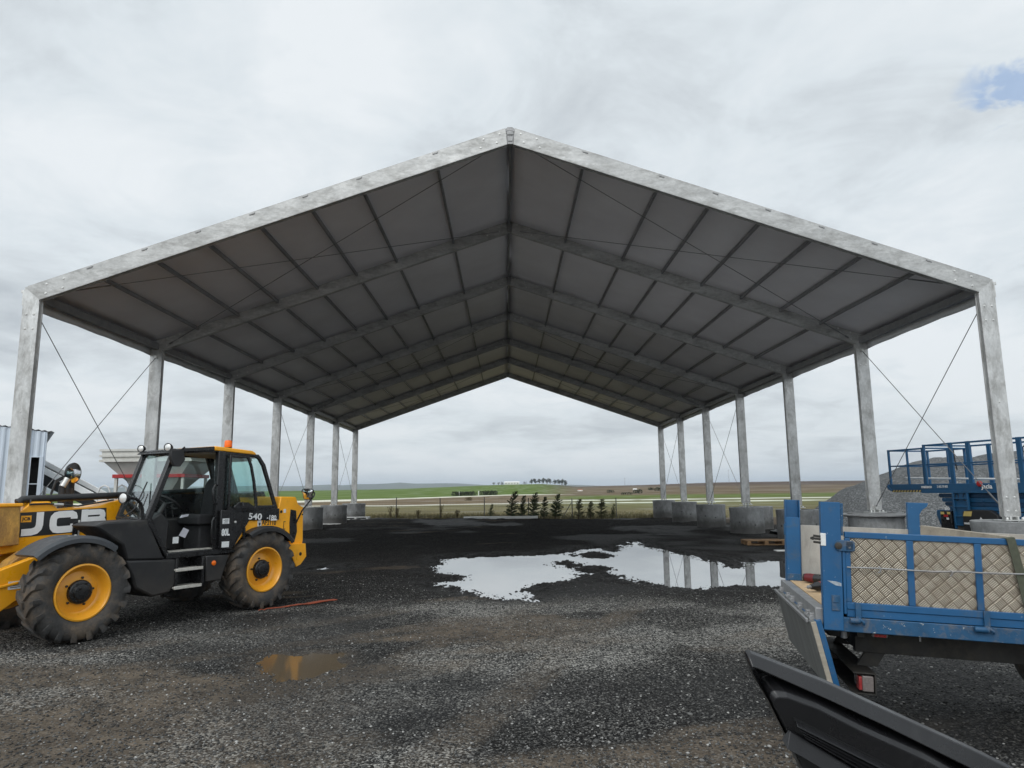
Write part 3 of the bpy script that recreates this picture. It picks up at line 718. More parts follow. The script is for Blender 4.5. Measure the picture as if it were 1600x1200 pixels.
# ------------------------------------------------------------------ telehandler (x forward, y to its left, z up)
TO=(-4.93,11.88,-.01)
tele=empty('telehandler',TO,R(-120.63),'muddy yellow and black telehandler with its cab door folded open','telehandler')
def T(mb,name,m,bevel=0,par=None,**k): return mb.build(name,m,par or tele,bevel,**k)
def tyre_mb(r=.61,w=.195,ri=.335):
    mb=MB(); rc=r-.035
    prof=[(ri,-w*.72),(ri+.03,-w*.92),(ri+.10,-w*1.03),(rc-.09,-w*1.05),(rc-.03,-w*.94),(rc,-w*.72),(rc+.006,0),(rc,w*.72),(rc-.03,w*.94),(rc-.09,w*1.05),(ri+.10,w*1.03),(ri+.03,w*.92),(ri,w*.72)]
    mb.lathe(prof,'y',(0,0,0),64,0,False)
    NL=19
    for s in (1,-1):
        for k in range(NL):
            a0=(k+(0 if s>0 else .5))*2*PI/NL
            path=[(.012,0.0,rc-.012,r),(.09,.11,rc-.012,r-.002),(.165,.20,rc-.022,r-.006),(.198,.235,rc-.055,r-.024),(.207,.255,rc-.115,rc-.05)]
            path=[(yy_,aa,lo,hi) for yy_,aa,lo,hi in path]
            vs=[]
            for q,(yy_,aa,lo,hi) in enumerate(path):
                hw=(.075,.070,.066,.062,.05)[q]
                for rr,sc,yo in ((lo,1.15,0),(hi,.85,.008 if q>2 else 0)):
                    for sg in (-1,1):
                        an=a0+aa+sg*hw*sc
                        vs.append((rr*math.cos(an),s*(yy_*w/.2+yo),rr*math.sin(an)))
            fs=[]
            for q in range(4):
                o=q*4;p=o+4
                fs+=[(o+2,o+3,p+3,p+2),(o,o+2,p+2,p),(o+1,p+1,p+3,o+3)]
            fs+=[(0,1,3,2),(16,18,19,17)]
            mb.add(vs,fs)
    return mb
def rim_mb():
    mb=MB()
    mb.lathe([(.345,.150),(.345,.172),(.325,.178),(.305,.150),(.290,.085),(.270,.060),(.262,.050),(.245,.040),(.20,.052),(.13,.066),(.0,.066)],'y',(0,0,0),56,0,False)
    mb.lathe([(.34,-.15),(.30,-.14),(.28,.0),(.27,.045)],'y',(0,0,0),40,0,False)
    for k in range(5):
        a=k*2*PI/5+.5; mb.lathe([(.014,.056),(.014,.080),(.008,.084),(0,.084)],'y',(.172*math.cos(a),0,.172*math.sin(a)),8,1)
    return mb
def hub_mb():
    mb=MB(); mb.lathe([(.145,.055),(.148,.10),(.140,.118),(.125,.126),(.10,.126),(.095,.150),(.06,.156),(0,.156)],'y',(0,0,0),28)
    for k in range(6):
        a=k*2*PI/6; mb.lathe([(.012,.12),(.012,.135),(0,.138)],'y',(.118*math.cos(a),0,.118*math.sin(a)),6)
    mb.lathe([(.02,.15),(.02,.166),(0,.168)],'y',(.03,0,.05),8); return mb
rim=rim_mb().build('wheel',['yellow','black_gloss'],tele); tyre=tyre_mb().build('tyre','tyre',rim); hub=hub_mb().build('hub','black_gloss',rim,.004)
for k,(x0,s,steer) in enumerate(((2.755,1,0),(-.03,1,0),(2.755,-1,0),(-.03,-1,0))):
    w_=rim if k==0 else copy_tree(rim,tele)
    w_.location=(x0,s*.925,.605); w_.rotation_euler=Euler((0,.4*k,0)) if s>0 else Euler((0,.3*k,PI))
# chassis, axles
mb=MB(); mb.box(-.55,2.5,-.42,.42,.48,.98); mb.tube([(2.8,-.8,.6),(2.8,.8,.6)],.13,14); mb.tube([(0,-.8,.6),(0,.8,.6)],.13,14); mb.box(2.4,3.15,-.34,.34,.50,.92); mb.box(.5,2.0,-1.02,-.42,.5,1.1)
T(mb,'chassis','black_gloss',.02)
# front frame: yellow cheek plates either side of the carriage
for s in (1,-1):
    mb=MB(); ya,yb=(.34,.46) if s>0 else (-.46,-.34)
    mb.prism([(3.95,.80),(3.43,.90),(3.2,.975),(2.95,1.06),(2.72,1.0),(2.62,.80),(2.9,.66),(3.21,.52),(3.39,.40),(3.95,.28)],'y',ya,yb)
    mb.prism([(3.95,.60),(3.2,.72),(3.2,.755),(3.95,.64)],'y',yb if s>0 else ya-.02,(yb+.02) if s>0 else ya)
    f_=T(mb,'front_frame','yellow',.012)
    if s>0:
        q=MB(); q.box(3.16,3.31,.461,.467,.665,.76); q.build('name_plate','sticker_white',f_)
        for k in range(3): qq=MB(); qq.box(3.18,3.29-.03*(k%2),.467,.469,.685+.022*k,.692+.022*k); qq.build('plate_line','decal_black',f_)
mb=MB(); mb.prism([(3.3,.86),(3.22,.98),(3.05,1.10),(2.88,1.04),(2.9,.8)],'y',.05,.30); T(mb,'inner_bracket','rust_yellow',.01)
mb=MB(); mb.box(3.3,3.36,-.3,.3,.45,.9); mb.tube([(3.38,-.33,.86),(3.38,.33,.86)],.05,12); T(mb,'front_crossmember','red_paint',.008)
# boom
mb=MB()
mb.prism([(4.3,1.08),(3.2,1.05),(2.75,1.10),(2.09,1.13),(-.35,1.36),(-.8,1.40),(-.8,1.80),(-.35,1.80),(1.70,1.72),(1.86,1.685),(2.0,1.635),(2.54,1.60),(2.66,1.715),(2.88,1.715),(3.0,1.60),(3.06,1.59),(3.10,1.66),(3.25,1.66),(3.32,1.585),(4.3,1.565)],'y',-.46,-.05)
boom=T(mb,'boom','yellow',.014)
mb=MB(); mb.prism([(3.02,1.255),(1.865,1.30),(1.89,1.612),(3.02,1.575)],'y',-.05,-.046); T(mb,'side_panel','decal_black',0,boom)
lg=MB()
# panel slants slightly: letters ride on the same slope
def bo(q,h):
    xx_=2.985-q[0]*1.0; return (xx_,-.046+h,1.268+.033*q[0]+q[1]*1.03)
W_=.088
ribbon(lg,[(.0,.047),(.12,.047),(.175,.060),(.205,.09),(.215,.13),(.215,.292)],W_,bo,0,.005)
ribbon(lg,[(.655,.178),(.655,.20),(.645,.228),(.615,.245),(.455,.245),(.415,.235),(.392,.21),(.385,.18),(.385,.115),(.392,.082),(.415,.056),(.455,.047),(.615,.047),(.645,.064),(.655,.09),(.655,.115)],W_,bo,0,.005)
ribbon(lg,[(.795,.002),(.795,.291)],W_,bo,0,.0052)
ribbon(lg,[(.80,.248),(1.0,.248),(1.035,.238),(1.047,.215),(1.047,.19),(1.035,.165),(1.0,.150),(.80,.150)],.075,bo,0,.0045)
ribbon(lg,[(.80,.044),(1.01,.044),(1.048,.054),(1.062,.08),(1.062,.112),(1.048,.138),(1.01,.149),(.80,.149)],.075,bo,0,.0049)
T(lg,'lettering','letter_white',0,boom,smooth=False)
mb=MB(); mb.box(2.875,3.0,-.046,-.043,1.45,1.535); lp=T(mb,'logo_plate','yellow',0,boom)
text('logo_text','JCB',.055,(2.985,-.0425,1.475),(-1,0,0),(0,0,1),lp,'letter_black',1.15,.002)
mb=MB(); mb.box(2.28,2.345,-.046,-.02,1.17,1.42); mb.box(2.255,2.275,-.046,-.02,1.22,1.45,1); T(mb,'boom_bracket',['black_gloss','zinc'],.004,boom)
# boom nose with rusty wear plate, carriage and forks
mb=MB(); mb.prism([(3.05,1.17),(3.07,1.66),(3.6,1.66),(3.6,1.15)],'y',-.56,.08); mb.prism([(3.05,1.655),(3.05,1.70),(3.6,1.70),(3.6,1.655)],'y',-.58,.10,1)
bn=T(mb,'boom_nose',['rust_yellow','yellow'],.012)
mb=MB(); mb.prism([(3.6,1.6),(4.25,1.45),(4.45,.9),(4.4,.45),(4.2,.45),(4.15,.95),(3.6,1.2)],'y',-.42,-.08); T(mb,'boom_head','yellow',.015)
mb=MB(); mb.box(4.42,4.52,-.85,.35,.35,.45); mb.box(4.42,4.52,-.85,.35,.85,.95); mb.box(4.42,4.5,-.3,-.2,.3,1.0); T(mb,'carriage','black_gloss',.008)
for yy_ in (-.7,.1): mb=MB(); mb.prism([(4.53,.95),(4.58,.95),(4.58,.10),(5.7,.045),(5.7,.035),(4.53,.04)],'y',yy_,yy_+.12); T(mb,'fork','black_gloss',.004)
# hoses along the boom top
mb=MB(); mb.tube([(3.02,-.12,1.70),(2.97,-.12,1.745),(2.8,-.12,1.752),(2.4,-.12,1.762),(2.0,-.12,1.776),(1.2,-.12,1.80),(.2,-.14,1.85)],.048,12)
mb.tube([(3.0,-.22,1.72),(2.5,-.22,1.775),(1.5,-.2,1.80)],.035,10); mb.tube([(2.9,-.05,1.74),(2.92,-.03,1.68),(2.7,-.03,1.685),(2.3,-.035,1.645),(1.8,-.04,1.72)],.012,8)
T(mb,'boom_hose','black_plastic')
mb=MB(); mb.tube([(2.62,-.028,1.672),(2.50,-.028,1.667)],.020,10); T(mb,'hose_fitting','zinc')
# engine side (far side) : hood behind the boom
mb=MB(); mb.prism([(2.15,.85),(2.15,1.38),(1.7,1.5),(-.3,1.52),(-.6,1.3),(-.6,.9)],'y',-1.06,-.50); T(mb,'engine_hood','yellow',.05)
# rear body with counterweight
mb=MB()
mb.prism([(-.345,1.37),(-.345,1.54),(-.39,1.735),(-.71,1.725),(-.77,1.60),(-.885,1.55),(-.90,1.0),(-.88,.9),(-.72,.80),(-.66,.92),(-.50,1.10),(-.25,1.22),(.05,1.25),(.30,1.18),(.42,1.06),(.50,.99),(.24,1.375)],'y',-.95,.995)
body=T(mb,'rear_body','yellow',.02)
mb=MB(); mb.prism([(-.60,1.52),(-.72,1.50),(-.755,1.15),(-.70,.97),(-.60,1.08),(-.585,1.3)],'y',.99,1.002); T(mb,'rear_grille','black_gloss',.004,body)
mb=MB(); mb.prism([(-.47,.955),(-.91,.945),(-.935,.73),(-.82,.61),(-.72,.575),(-.65,.70)],'y',-1.04,1.05); mb.lathe([(.03,1.045),(.03,1.056),(0,1.056)],'y',(-.80,0,.78),14,1); T(mb,'rear_bumper',['yellow','black_gloss'],.018)
mb=MB(); mb.prism([(-.35,1.73),(-.35,1.80),(-.55,1.83),(-.60,1.73)],'y',-.4,.4); T(mb,'boom_pivot','black_gloss',.02)
mb=MB(); mb.prism([(-.44,1.735),(-.47,1.83),(-.53,1.83),(-.55,1.735)],'y',.2,.26); mb.lathe([(.016,.255),(.016,.27),(0,.27)],'y',(-.50,0,1.785),10,1); T(mb,'pivot_lug',['yellow','black_gloss'],.006)
for x0,z0,r_ in ((-.40,1.49,.022),(-.43,1.20,.016),(-.86,1.43,.012)): q=MB(); q.lathe([(r_,.995),(r_,1.004),(0,1.004)],'y',(x0,0,z0),12); T(q,'body_port','black_gloss',0,body)
q=MB(); q.box(-.50,-.45,.996,.999,1.47,1.53); T(q,'warning_sticker','sticker_white',0,body)
q=MB(); q.box(-.005,.07,.996,.9985,1.27,1.385); q.box(.012,.048,.9986,.9995,1.285,1.33,1); T(q,'plate_sticker',['sticker_white','decal_black'],0,body)
text('fleet_number','AF2110',.10,(-.015,.9965,1.298),(-1,0,-.07),(-.05,0,1),body,'letter_black',.92,.002)
q=MB(); q.box(-.47,-.46,.996,.999,1.20,1.33); q.box(-.50,-.46,.996,.9988,1.32,1.33); q.box(-.50,-.46,.996,.9988,1.20,1.21); T(q,'body_mark','decal_black',0,body)
# fenders
def fender(name,cx,cz,r0,a0,a1,y0,y1,m,thick=.035,lip=.05):
    mb=MB(); vs=[];n=18
    for k in range(n+1):
        a=R(a0+(a1-a0)*k/n); c_,s_=math.cos(a),math.sin(a)
        for rr,yv in ((r0+thick,y0),(r0+thick,y1-.03),(r0+thick-.035,y1),(r0-lip,y1),(r0-lip,y1-.02),(r0,y1-.04),(r0,y0)): vs.append((cx+rr*c_,yv,cz+rr*s_))
    fs=[(k*7+j,k*7+(j+1)%7,(k+1)*7+(j+1)%7,(k+1)*7+j) for k in range(n) for j in range(7)]
    fs+=[tuple(range(6,-1,-1)),tuple(n*7+j for j in range(7))]; mb.add(vs,fs); return T(mb,name,m)
fender('front_fender',2.86,.52,.745,48,128,.70,1.16,'grey_plastic')
fender('rear_fender',-.03,.55,.695,60,139,.70,1.16,'black_plastic')
q=MB()
for k in range(5): q.lathe([(.014,0),(.014,.012),(0,.014)],'z',(3.08-.05*k+.0,1.05-.05*(k%2),1.243+.014*k),8)
T(q,'fender_bolt','zinc')
mb=MB(); mb.tube([(.34,1.02,1.27),(.34,1.02,1.10)],.022,8); T(mb,'fender_stay','black_gloss')
# front cowl, side boxes, steps
mb=MB(); mb.prism([(2.66,1.405),(2.53,1.445),(1.95,1.455),(1.66,.905),(2.20,.94),(2.27,1.14),(2.55,1.33)],'y',.48,1.05); T(mb,'front_cowl','black_plastic',.025)
mb=MB(); mb.prism([(2.21,.94),(1.45,.89),(1.47,.56),(1.56,.44),(1.81,.42),(2.06,.56),(2.12,.74)],'y',.45,1.05); T(mb,'side_tank','black_plastic',.03)
mb=MB(); mb.prism([(1.02,.90),(.62,.885),(.74,.52),(1.0,.525)],'y',.60,1.06); sb=T(mb,'rear_step_box','black_plastic',.02)
q=MB(); q.lathe([(.036,1.058),(.036,1.070),(.02,1.078),(0,1.078)],'y',(.885,0,.785),18); T(q,'side_reflector','orange_lens',0,sb)
mb=MB(); mb.box(.98,1.52,.55,.80,.42,.92); T(mb,'step_well','black_gloss',.01)
for z0,dx in ((.745,0),(.505,.01)):
    mb=MB(); mb.box(1.08+dx,1.51+dx,.86,1.09,z0-.012,z0+.012); mb.box(1.08+dx,1.51+dx,1.07,1.095,z0-.025,z0+.018); T(mb,'step','step_alu',.005)
mb=MB(); mb.box(1.46,1.50,.80,1.07,.48,.9); mb.box(1.04,1.08,.80,1.07,.48,.9); T(mb,'step_hanger','black_gloss',.006)
# cab
cabf=MB()
def pil(a,b,w=.07,h=.07): cabf.bar(a,b,w,h,0,(0,1,0))
pil((1.91,.965,1.43),(1.575,.965,2.37),.075,.085); pil((1.83,.16,1.45),(1.50,.16,2.40),.06,.07)
cabf.box(.73,.86,.93,1.02,.98,2.44)
pil((1.60,.965,.95),(1.91,.965,1.46),.07,.09)
pil((1.57,.965,2.37),(1.40,.965,2.42),.07,.07); pil((1.42,.965,2.42),(.80,.965,2.455),.07,.07)
pil((1.57,.97,2.37),(1.50,.15,2.40),.06,.06); pil((1.90,.97,1.44),(1.83,.15,1.46),.06,.06)
QO=[(.75,2.445),(.17,2.415),(.07,2.385),(-.04,2.255),(-.335,1.535),(.75,1.535)]; QI=[(.665,2.385),(.17,2.365),(.105,2.335),(.02,2.225),(-.245,1.60),(.665,1.60)]
cabf.ring(QO,QI,'y',.955,1.0); 
RO=[(1.80,1.46),(1.49,2.42),(.17,2.415),(.07,2.385),(-.04,2.255),(-.335,1.46)]; RI=[(1.64,1.80),(1.44,2.37),(.20,2.365),(.12,2.335),(.04,2.225),(-.115,1.80)]
cabf.ring(RO,RI,'y',.12,.165)
cabf.prism([(.24,1.78),(.30,2.40),(.46,2.40),(.36,2.16),(.30,1.95),(.44,1.80)],'y',.118,.168)
pil((-.32,.14,1.5),(-.32,.98,1.5),.06,.06); pil((.1,.14,2.38),(.1,.98,2.38),.06,.06)
cabf.box(.60,1.62,.90,1.03,.90,.985); cabf.box(-.30,1.66,.14,.98,.90,.95)
cabf.box(-.30,1.80,.12,.16,.92,1.50); cabf.prism([(1.60,.95),(1.64,.95),(1.86,1.46),(1.80,1.46)],'y',.16,.93)
cabf.prism([(-.32,1.52),(-.30,.92),(.25,.92),(.25,1.40),(.10,1.52)],'y',.17,.95)
cab=T(cabf,'cab','black_gloss',.012)
mb=MB(); mb.prism([(.73,.975),(.51,.995),(.25,1.372),(-.345,1.36),(-.345,1.545),(.73,1.545)],'y',.97,1.022); tr=T(mb,'rear_trim','black_gloss',.01,cab)
text('model_number','540',.135,(.275,1.0225,1.395),(-1,0,-.07),(-.06,0,1),tr,'letter_white',1.3,.003)
text('model_number','-180',.105,(-.085,1.0225,1.375),(-1,0,-.07),(-.06,0,1),tr,'letter_white',1.02,.0015)
q=MB(); q.box(-.30,-.17,1.0221,1.0235,1.355,1.372); T(q,'small_print','letter_white',0,cab)
mb=MB(); mb.prism([(1.60,2.375),(1.57,2.41),(1.46,2.445),(.93,2.50),(.93,2.435),(1.5,2.385)],'y',.12,1.01); T(mb,'roof_front','black_gloss',.012,cab)
mb=MB(); mb.prism([(.93,2.505),(.24,2.462),(.175,2.43),(.17,2.40),(.93,2.44)],'y',.10,1.02); T(mb,'roof','yellow',.014,cab)
mb=MB(); mb.prism([(1.42,2.395),(.93,2.43),(.2,2.40),(.16,2.30),(.35,2.36),(.9,2.395),(1.35,2.375)],'y',.17,.93); T(mb,'headliner','headliner',.01,cab)
mb=MB(); mb.tube([(.16,.19,2.33),(.10,.22,2.1),(-.05,.25,1.7)],.04,8); T(mb,'rear_pillar_cover','seat_fabric',0,cab)
g=MB(); g.add([(1.895,.93,1.46),(1.825,.19,1.47),(1.505,.19,2.38),(1.575,.93,2.35)],[(0,1,2,3)]); g.build('windscreen','glass',cab,recalc=False)
g=MB(); g.add([(x_,.978,z_) for x_,z_ in QI],[tuple(range(6))]); g.build('quarter_window','glass',cab,recalc=False)
g=MB(); g.add([(x_,.142,z_) for x_,z_ in RI],[tuple(range(6))]); g.build('side_window','glass',cab,recalc=False)
g=MB(); g.add([(-.27,.17,1.55),(-.27,.95,1.55),(.07,.95,2.35),(.07,.17,2.35)],[(0,1,2,3)]); g.build('rear_window','glass',cab,recalc=False)
# door, folded right back against the rear quarter
DO=[(.755,2.40),(.36,2.39),(.285,2.25),(.215,1.98),(.16,1.72),(.13,1.50),(.40,1.50),(.47,1.21),(.59,.955),(.80,.975)]
dr=MB(); 
DU=[(.70,2.385),(.345,2.375),(.27,2.22),(.205,1.98),(.15,1.70),(.13,1.52),(.70,1.52)];DV=[(.66,2.345),(.375,2.335),(.315,2.21),(.255,1.98),(.205,1.70),(.19,1.585),(.66,1.585)]
dr.ring(DU,DV,'y',1.045,1.075)
dr.prism([(.82,1.555),(.43,1.515),(.42,1.42),(.49,1.21),(.60,.955),(.81,.985)],'y',1.035,1.085)
dr.prism([(.60,1.60),(.52,1.66),(.33,1.655),(.22,1.585),(.22,1.555),(.60,1.555)],'y',1.07,1.095)
door=T(dr,'door','black_gloss',.01,cab)
g=MB(); g.add([(x_,1.06,z_) for x_,z_ in DV],[tuple(range(7))]); g.build('door_glass','glass_tint',door,recalc=False)
q=MB(); q.box(.67,.79,1.0855,1.0868,1.345,1.425); q.box(.655,.785,1.0855,1.0866,1.0,1.085); q.build('door_sticker','sticker_white',door)
for k in range(4): q=MB(); q.box(.69,.77-.02*(k%2),1.0868,1.0876,1.355+.018*k,1.361+.018*k); q.build('sticker_line','decal_black',door)
text('door_lettering','80L',.135,(.795,1.0862,1.175),(-1,0,0),(0,0,1),door,'sticker_white',.70,.006)
q=MB(); q.lathe([(.018,1.085),(.018,1.10),(0,1.103)],'y',(.565,0,1.365),12); q.build('door_latch','zinc',door)
q=MB(); q.tube([(.46,1.10,1.66),(.46,1.13,1.64),(.46,1.13,1.60)],.012,6); q.build('window_catch','black_gloss',door)
# inside the cab
mb=MB(); mb.prism([(1.02,1.34),(1.02,1.46),(.98,1.50),(.62,1.47),(.55,1.34)],'y',.34,.84); mb.prism([(.66,1.46),(.52,1.46),(.40,1.95),(.44,2.03),(.54,2.03),(.60,1.93)],'y',.36,.82); mb.box(.56,.95,.40,.78,.96,1.34)
T(mb,'seat','seat_fabric',.04,cab,seg=3)
st_=MB(); c0=Vector((1.36,.56,1.68)); ax_=Vector((-.55,0,.83)).normalized(); e1=Vector((0,1,0)); e2=ax_.cross(e1)
st_.tube([c0+(e1*math.cos(t*2*PI/24)+e2*math.sin(t*2*PI/24))*.19 for t in range(24)],.016,8,closed=True)
for a in (0,2.1,4.2): st_.tube([c0-ax_*.03,c0+(e1*math.cos(a)+e2*math.sin(a))*.19],.012,6)
st_.tube([c0-ax_*.03,c0-ax_*.5],.04,10); T(st_,'steering_wheel','black_plastic',0,cab)
mb=MB(); mb.prism([(1.70,.96),(1.78,1.45),(1.62,1.55),(1.48,1.40),(1.50,.96)],'y',.25,.85); T(mb,'dashboard','black_plastic',.03,cab)
mb=MB(); mb.box(.55,1.2,.18,.34,.96,1.44); T(mb,'side_console','black_plastic',.03,cab)
for x_,y_ in ((1.15,.26),(1.05,.28)): q=MB(); q.tube([(x_,y_,1.43),(x_+.03,y_,1.60)],.010,6); q.lathe([(.0,1.58),(.022,1.60),(.024,1.63),(0,1.65)],'z',(x_+.03,y_,0),10); T(q,'lever','black_plastic',0,cab)
q=MB(); q.box(1.37,1.46,.90,.905,1.10,1.19); T(q,'fuse_label','sticker_white',0,cab)
q=MB(); q.prism([(1.30,1.20),(1.20,1.16),(1.14,1.27),(1.23,1.31)],'y',.80,.806); T(q,'manual','paper',0,cab)
q=MB(); q.prism([(1.27,1.45),(1.15,1.47),(1.14,1.50),(1.24,1.49)],'y',.75,.78); T(q,'folded_paper','paper',0,cab)
q=MB(); q.box(.86,1.02,1.0,1.002,.915,.965); T(q,'sill_plate','sticker_white',0,cab)
q=MB(); q.prism([(.78,.987),(1.55,.987),(1.55,.995),(.78,.995)],'y',.74,.97); T(q,'floor_mat','step_alu',0,cab)
q=MB(); q.box(.93,1.05,.142,.15,1.50,1.64); T(q,'window_sticker','sticker_white',0,cab)
# rails, lamps, mirrors, wipers
def tub(name,pts,r,m='black_gloss',n=8): q=MB(); q.tube(pts,r,n); return T(q,name,m)
tub('grab_rail',[(.86,1.02,1.92),(.93,1.06,1.92),(.96,1.06,1.87),(.95,1.06,1.69),(.92,1.06,1.65),(.85,1.02,1.65)],.016)
tub('grab_rail',[(.86,1.02,1.44),(.92,1.06,1.44),(.95,1.06,1.39),(.95,1.06,1.18),(.92,1.06,1.13),(.85,1.02,1.13)],.014)
def lamp(name,c,r,par,az=0.,dpt=.07):
    d=Vector((math.cos(az),math.sin(az),0)); M=Matrix.Translation(c)@Vector((1,0,0)).rotation_difference(d).to_matrix().to_4x4()
    a=MB(); a.lathe([(0,-dpt),(r*.55,-dpt),(r*.95,-.02),(r,.012),(r*.86,.012),(r*.84,.004),(0,.004)],'x',(0,0,0),20); b_=MB(); b_.lathe([(r*.84,.005),(r*.6,.016),(0,.02)],'x',(0,0,0),20)
    a.v=[M@Vector(v) for v in a.v]; b_.v=[M@Vector(v) for v in b_.v]
    o=T(a,name,'black_gloss',0,par); T(b_,'lens','lamp_glass',0,o); return o
lamp('work_light',(1.64,.93,2.455),.060,cab,.35); lamp('work_light',(1.56,.16,2.47),.055,cab,.35)
lamp('headlight',(2.28,1.0,1.75),.075,tele,.25,.10)
tub('headlight_arm',[(2.22,1.0,1.76),(2.10,1.0,1.735),(2.03,1.0,1.67),(2.0,1.0,1.58),(1.99,1.0,1.44)],.022)
tub('wiper',[(2.10,.75,1.50),(1.94,.72,1.60),(1.72,.62,1.97)],.010); tub('wiper',[(1.99,.9,1.47),(1.80,.78,1.80)],.008)
mb=MB(); mb.prism([(1.70,2.40),(1.52,2.42),(1.48,2.28),(1.55,2.18),(1.64,2.18),(1.70,2.28)],'y',1.05,1.11); mb.tube([(1.62,.98,2.42),(1.62,1.06,2.42),(1.60,1.07,2.36)],.018,8); mb.tube([(1.5,1.0,2.40),(1.48,1.08,2.46)],.014,8); T(mb,'side_mirror','black_plastic',.015)
bc=MB(); bc.lathe([(.075,2.475),(.075,2.492),(.055,2.505),(.05,2.53),(0,2.53)],'z',(.365,.58,0),20); be=T(bc,'beacon','black_gloss')
q=MB(); q.lathe([(.056,2.53),(.060,2.545),(.058,2.62),(.050,2.638),(.02,2.645),(0,2.645)],'z',(.365,.58,0),20); T(q,'beacon_lens','orange_lens',0,be)
def mirror(name,c,az,tilt,rx,rz,arm,rnd=True):
    M=Matrix.Translation(c)@Matrix.Rotation(az,4,'Z')@Matrix.Rotation(tilt,4,'Y')
    a=MB(); n=26
    if rnd: pts=[(rx*math.cos(2*PI*k/n),rz*math.sin(2*PI*k/n)) for k in range(n)]
    else: pts=[(rx*math.copysign(abs(math.cos(2*PI*k/n))**.5,math.cos(2*PI*k/n))*(1 if math.sin(2*PI*k/n)>0 else .75),rz*math.copysign(abs(math.sin(2*PI*k/n))**.5,math.sin(2*PI*k/n))) for k in range(n)]
    vs=[];fs=[]
    for sc,xx_ in ((.55,-.06),(.95,-.03),(1.,.0),(.93,.008),(.90,.002)): vs+=[M@Vector((xx_,p*sc,q_*sc)) for p,q_ in pts]
    for k in range(4): fs+=[(k*n+j,k*n+(j+1)%n,(k+1)*n+(j+1)%n,(k+1)*n+j) for j in range(n)]
    fs.append(tuple(range(n-1,-1,-1))); a.add(vs,fs); a.tube(arm,.014,8); o=T(a,name,'black_gloss')
    g=MB(); vs=[]
    for sc,xx_ in ((.91,.003),(.6,.014),(.3,.020)): vs+=[M@Vector((xx_,p*sc,q_*sc)) for p,q_ in pts]
    fs=[(k*n+j,k*n+(j+1)%n,(k+1)*n+(j+1)%n,(k+1)*n+j) for k in range(2) for j in range(n)]+[tuple(2*n+j for j in range(n))]
    g.add(vs,fs); T(g,'mirror_glass','mirror_glass',0,o)
mirror('front_mirror',(2.03,-.72,2.12),R(112),0,.155,.155,[(2.03,-.76,2.10),(2.06,-.80,1.95),(2.07,-.80,1.5)])
mirror('rear_mirror',(-.77,1.20,1.77),R(12),R(6),.12,.095,[(-.86,1.19,1.80),(-.93,1.2,1.79),(-.92,1.2,1.74),(-.72,1.14,1.50),(-.71,1.02,1.30)],False)
mb=MB(); mb.tube([(2.02,-.80,1.5),(2.02,-.80,2.0)],.055,10); mb.tube([(2.17,-.72,1.5),(2.17,-.72,1.93)],.05,10); mb.tube([(2.10,-.75,1.78),(2.10,-.75,1.90)],.08,10)
for dx,h in ((0,.0),(.06,.03)): mb.tube([(2.30+dx*.3,-.7,1.55),(2.33,-.7,1.80+h),(2.28,-.7,1.98+h),(2.18,-.7,2.04+h),(2.09,-.7,2.02),(2.05,-.7,1.92)],.014,8)
T(mb,'valve_stack','black_plastic')
q=MB(); q.tube([(2.19,-.69,1.92),(2.13,-.69,2.04)],.045,12); T(q,'hydraulic_coil','zinc')
q=MB(); q.box(1.95,2.12,-.9,-.55,1.44,1.52); T(q,'valve_base','sticker_white',.01)
mat('scuff',(.34,.38,.42),.6,0,.3,40)
# ------------------------------------------------------------------ drop-side truck (x towards its cab, y across to the far side, z up; standing nose-down on soft ground)
ex=Vector((.9732,-.2248,-.0450)); ey=Vector((.2251,.9743,0.)); ez=ex.cross(ey)
TM=Matrix.Identity(4)
for i in range(3): TM[i][0]=ex[i];TM[i][1]=ey[i];TM[i][2]=ez[i]
TM.translation=Vector((2.05,5.01,.95))
truck=empty('flatbed_truck',(0,0,0),0,'blue drop-side truck with tread-plate side panels and its tailgate hanging open','truck'); truck.matrix_world=TM
def K(mb,name,m,bevel=.004,par=None,**k): return mb.build(name,m,par or truck,bevel,**k)
BL=3.25; BW=1.63
mb=MB()
for k in range(9): mb.box(.03,BL,.055+k*.168,.055+k*.168+.165,-.03,-.0005*(k%3))
K(mb,'deck','deck_wood',.002)
mb=MB(); mb.box(-.045,.028,.03,BW-.03,-.115,-.004); K(mb,'rear_sill','steel_grey',.006)
for k,yv in enumerate((.10,.22,.55,.9,1.1,1.45)):
    q=MB(); q.tube([(-.06,yv-.04,-.085),(-.06,yv+.04,-.085)],.022,10); q.box(-.075,-.04,yv-.03,yv+.03,-.12,-.05); K(q,'tailgate_hinge','steel_grey',.003)
for y0,y1 in ((.0,.05),(BW-.05,BW)):
    mb=MB(); mb.box(.012,BL,y0,y1,-.148,-.052); K(mb,'side_rail','blue_worn',.005)
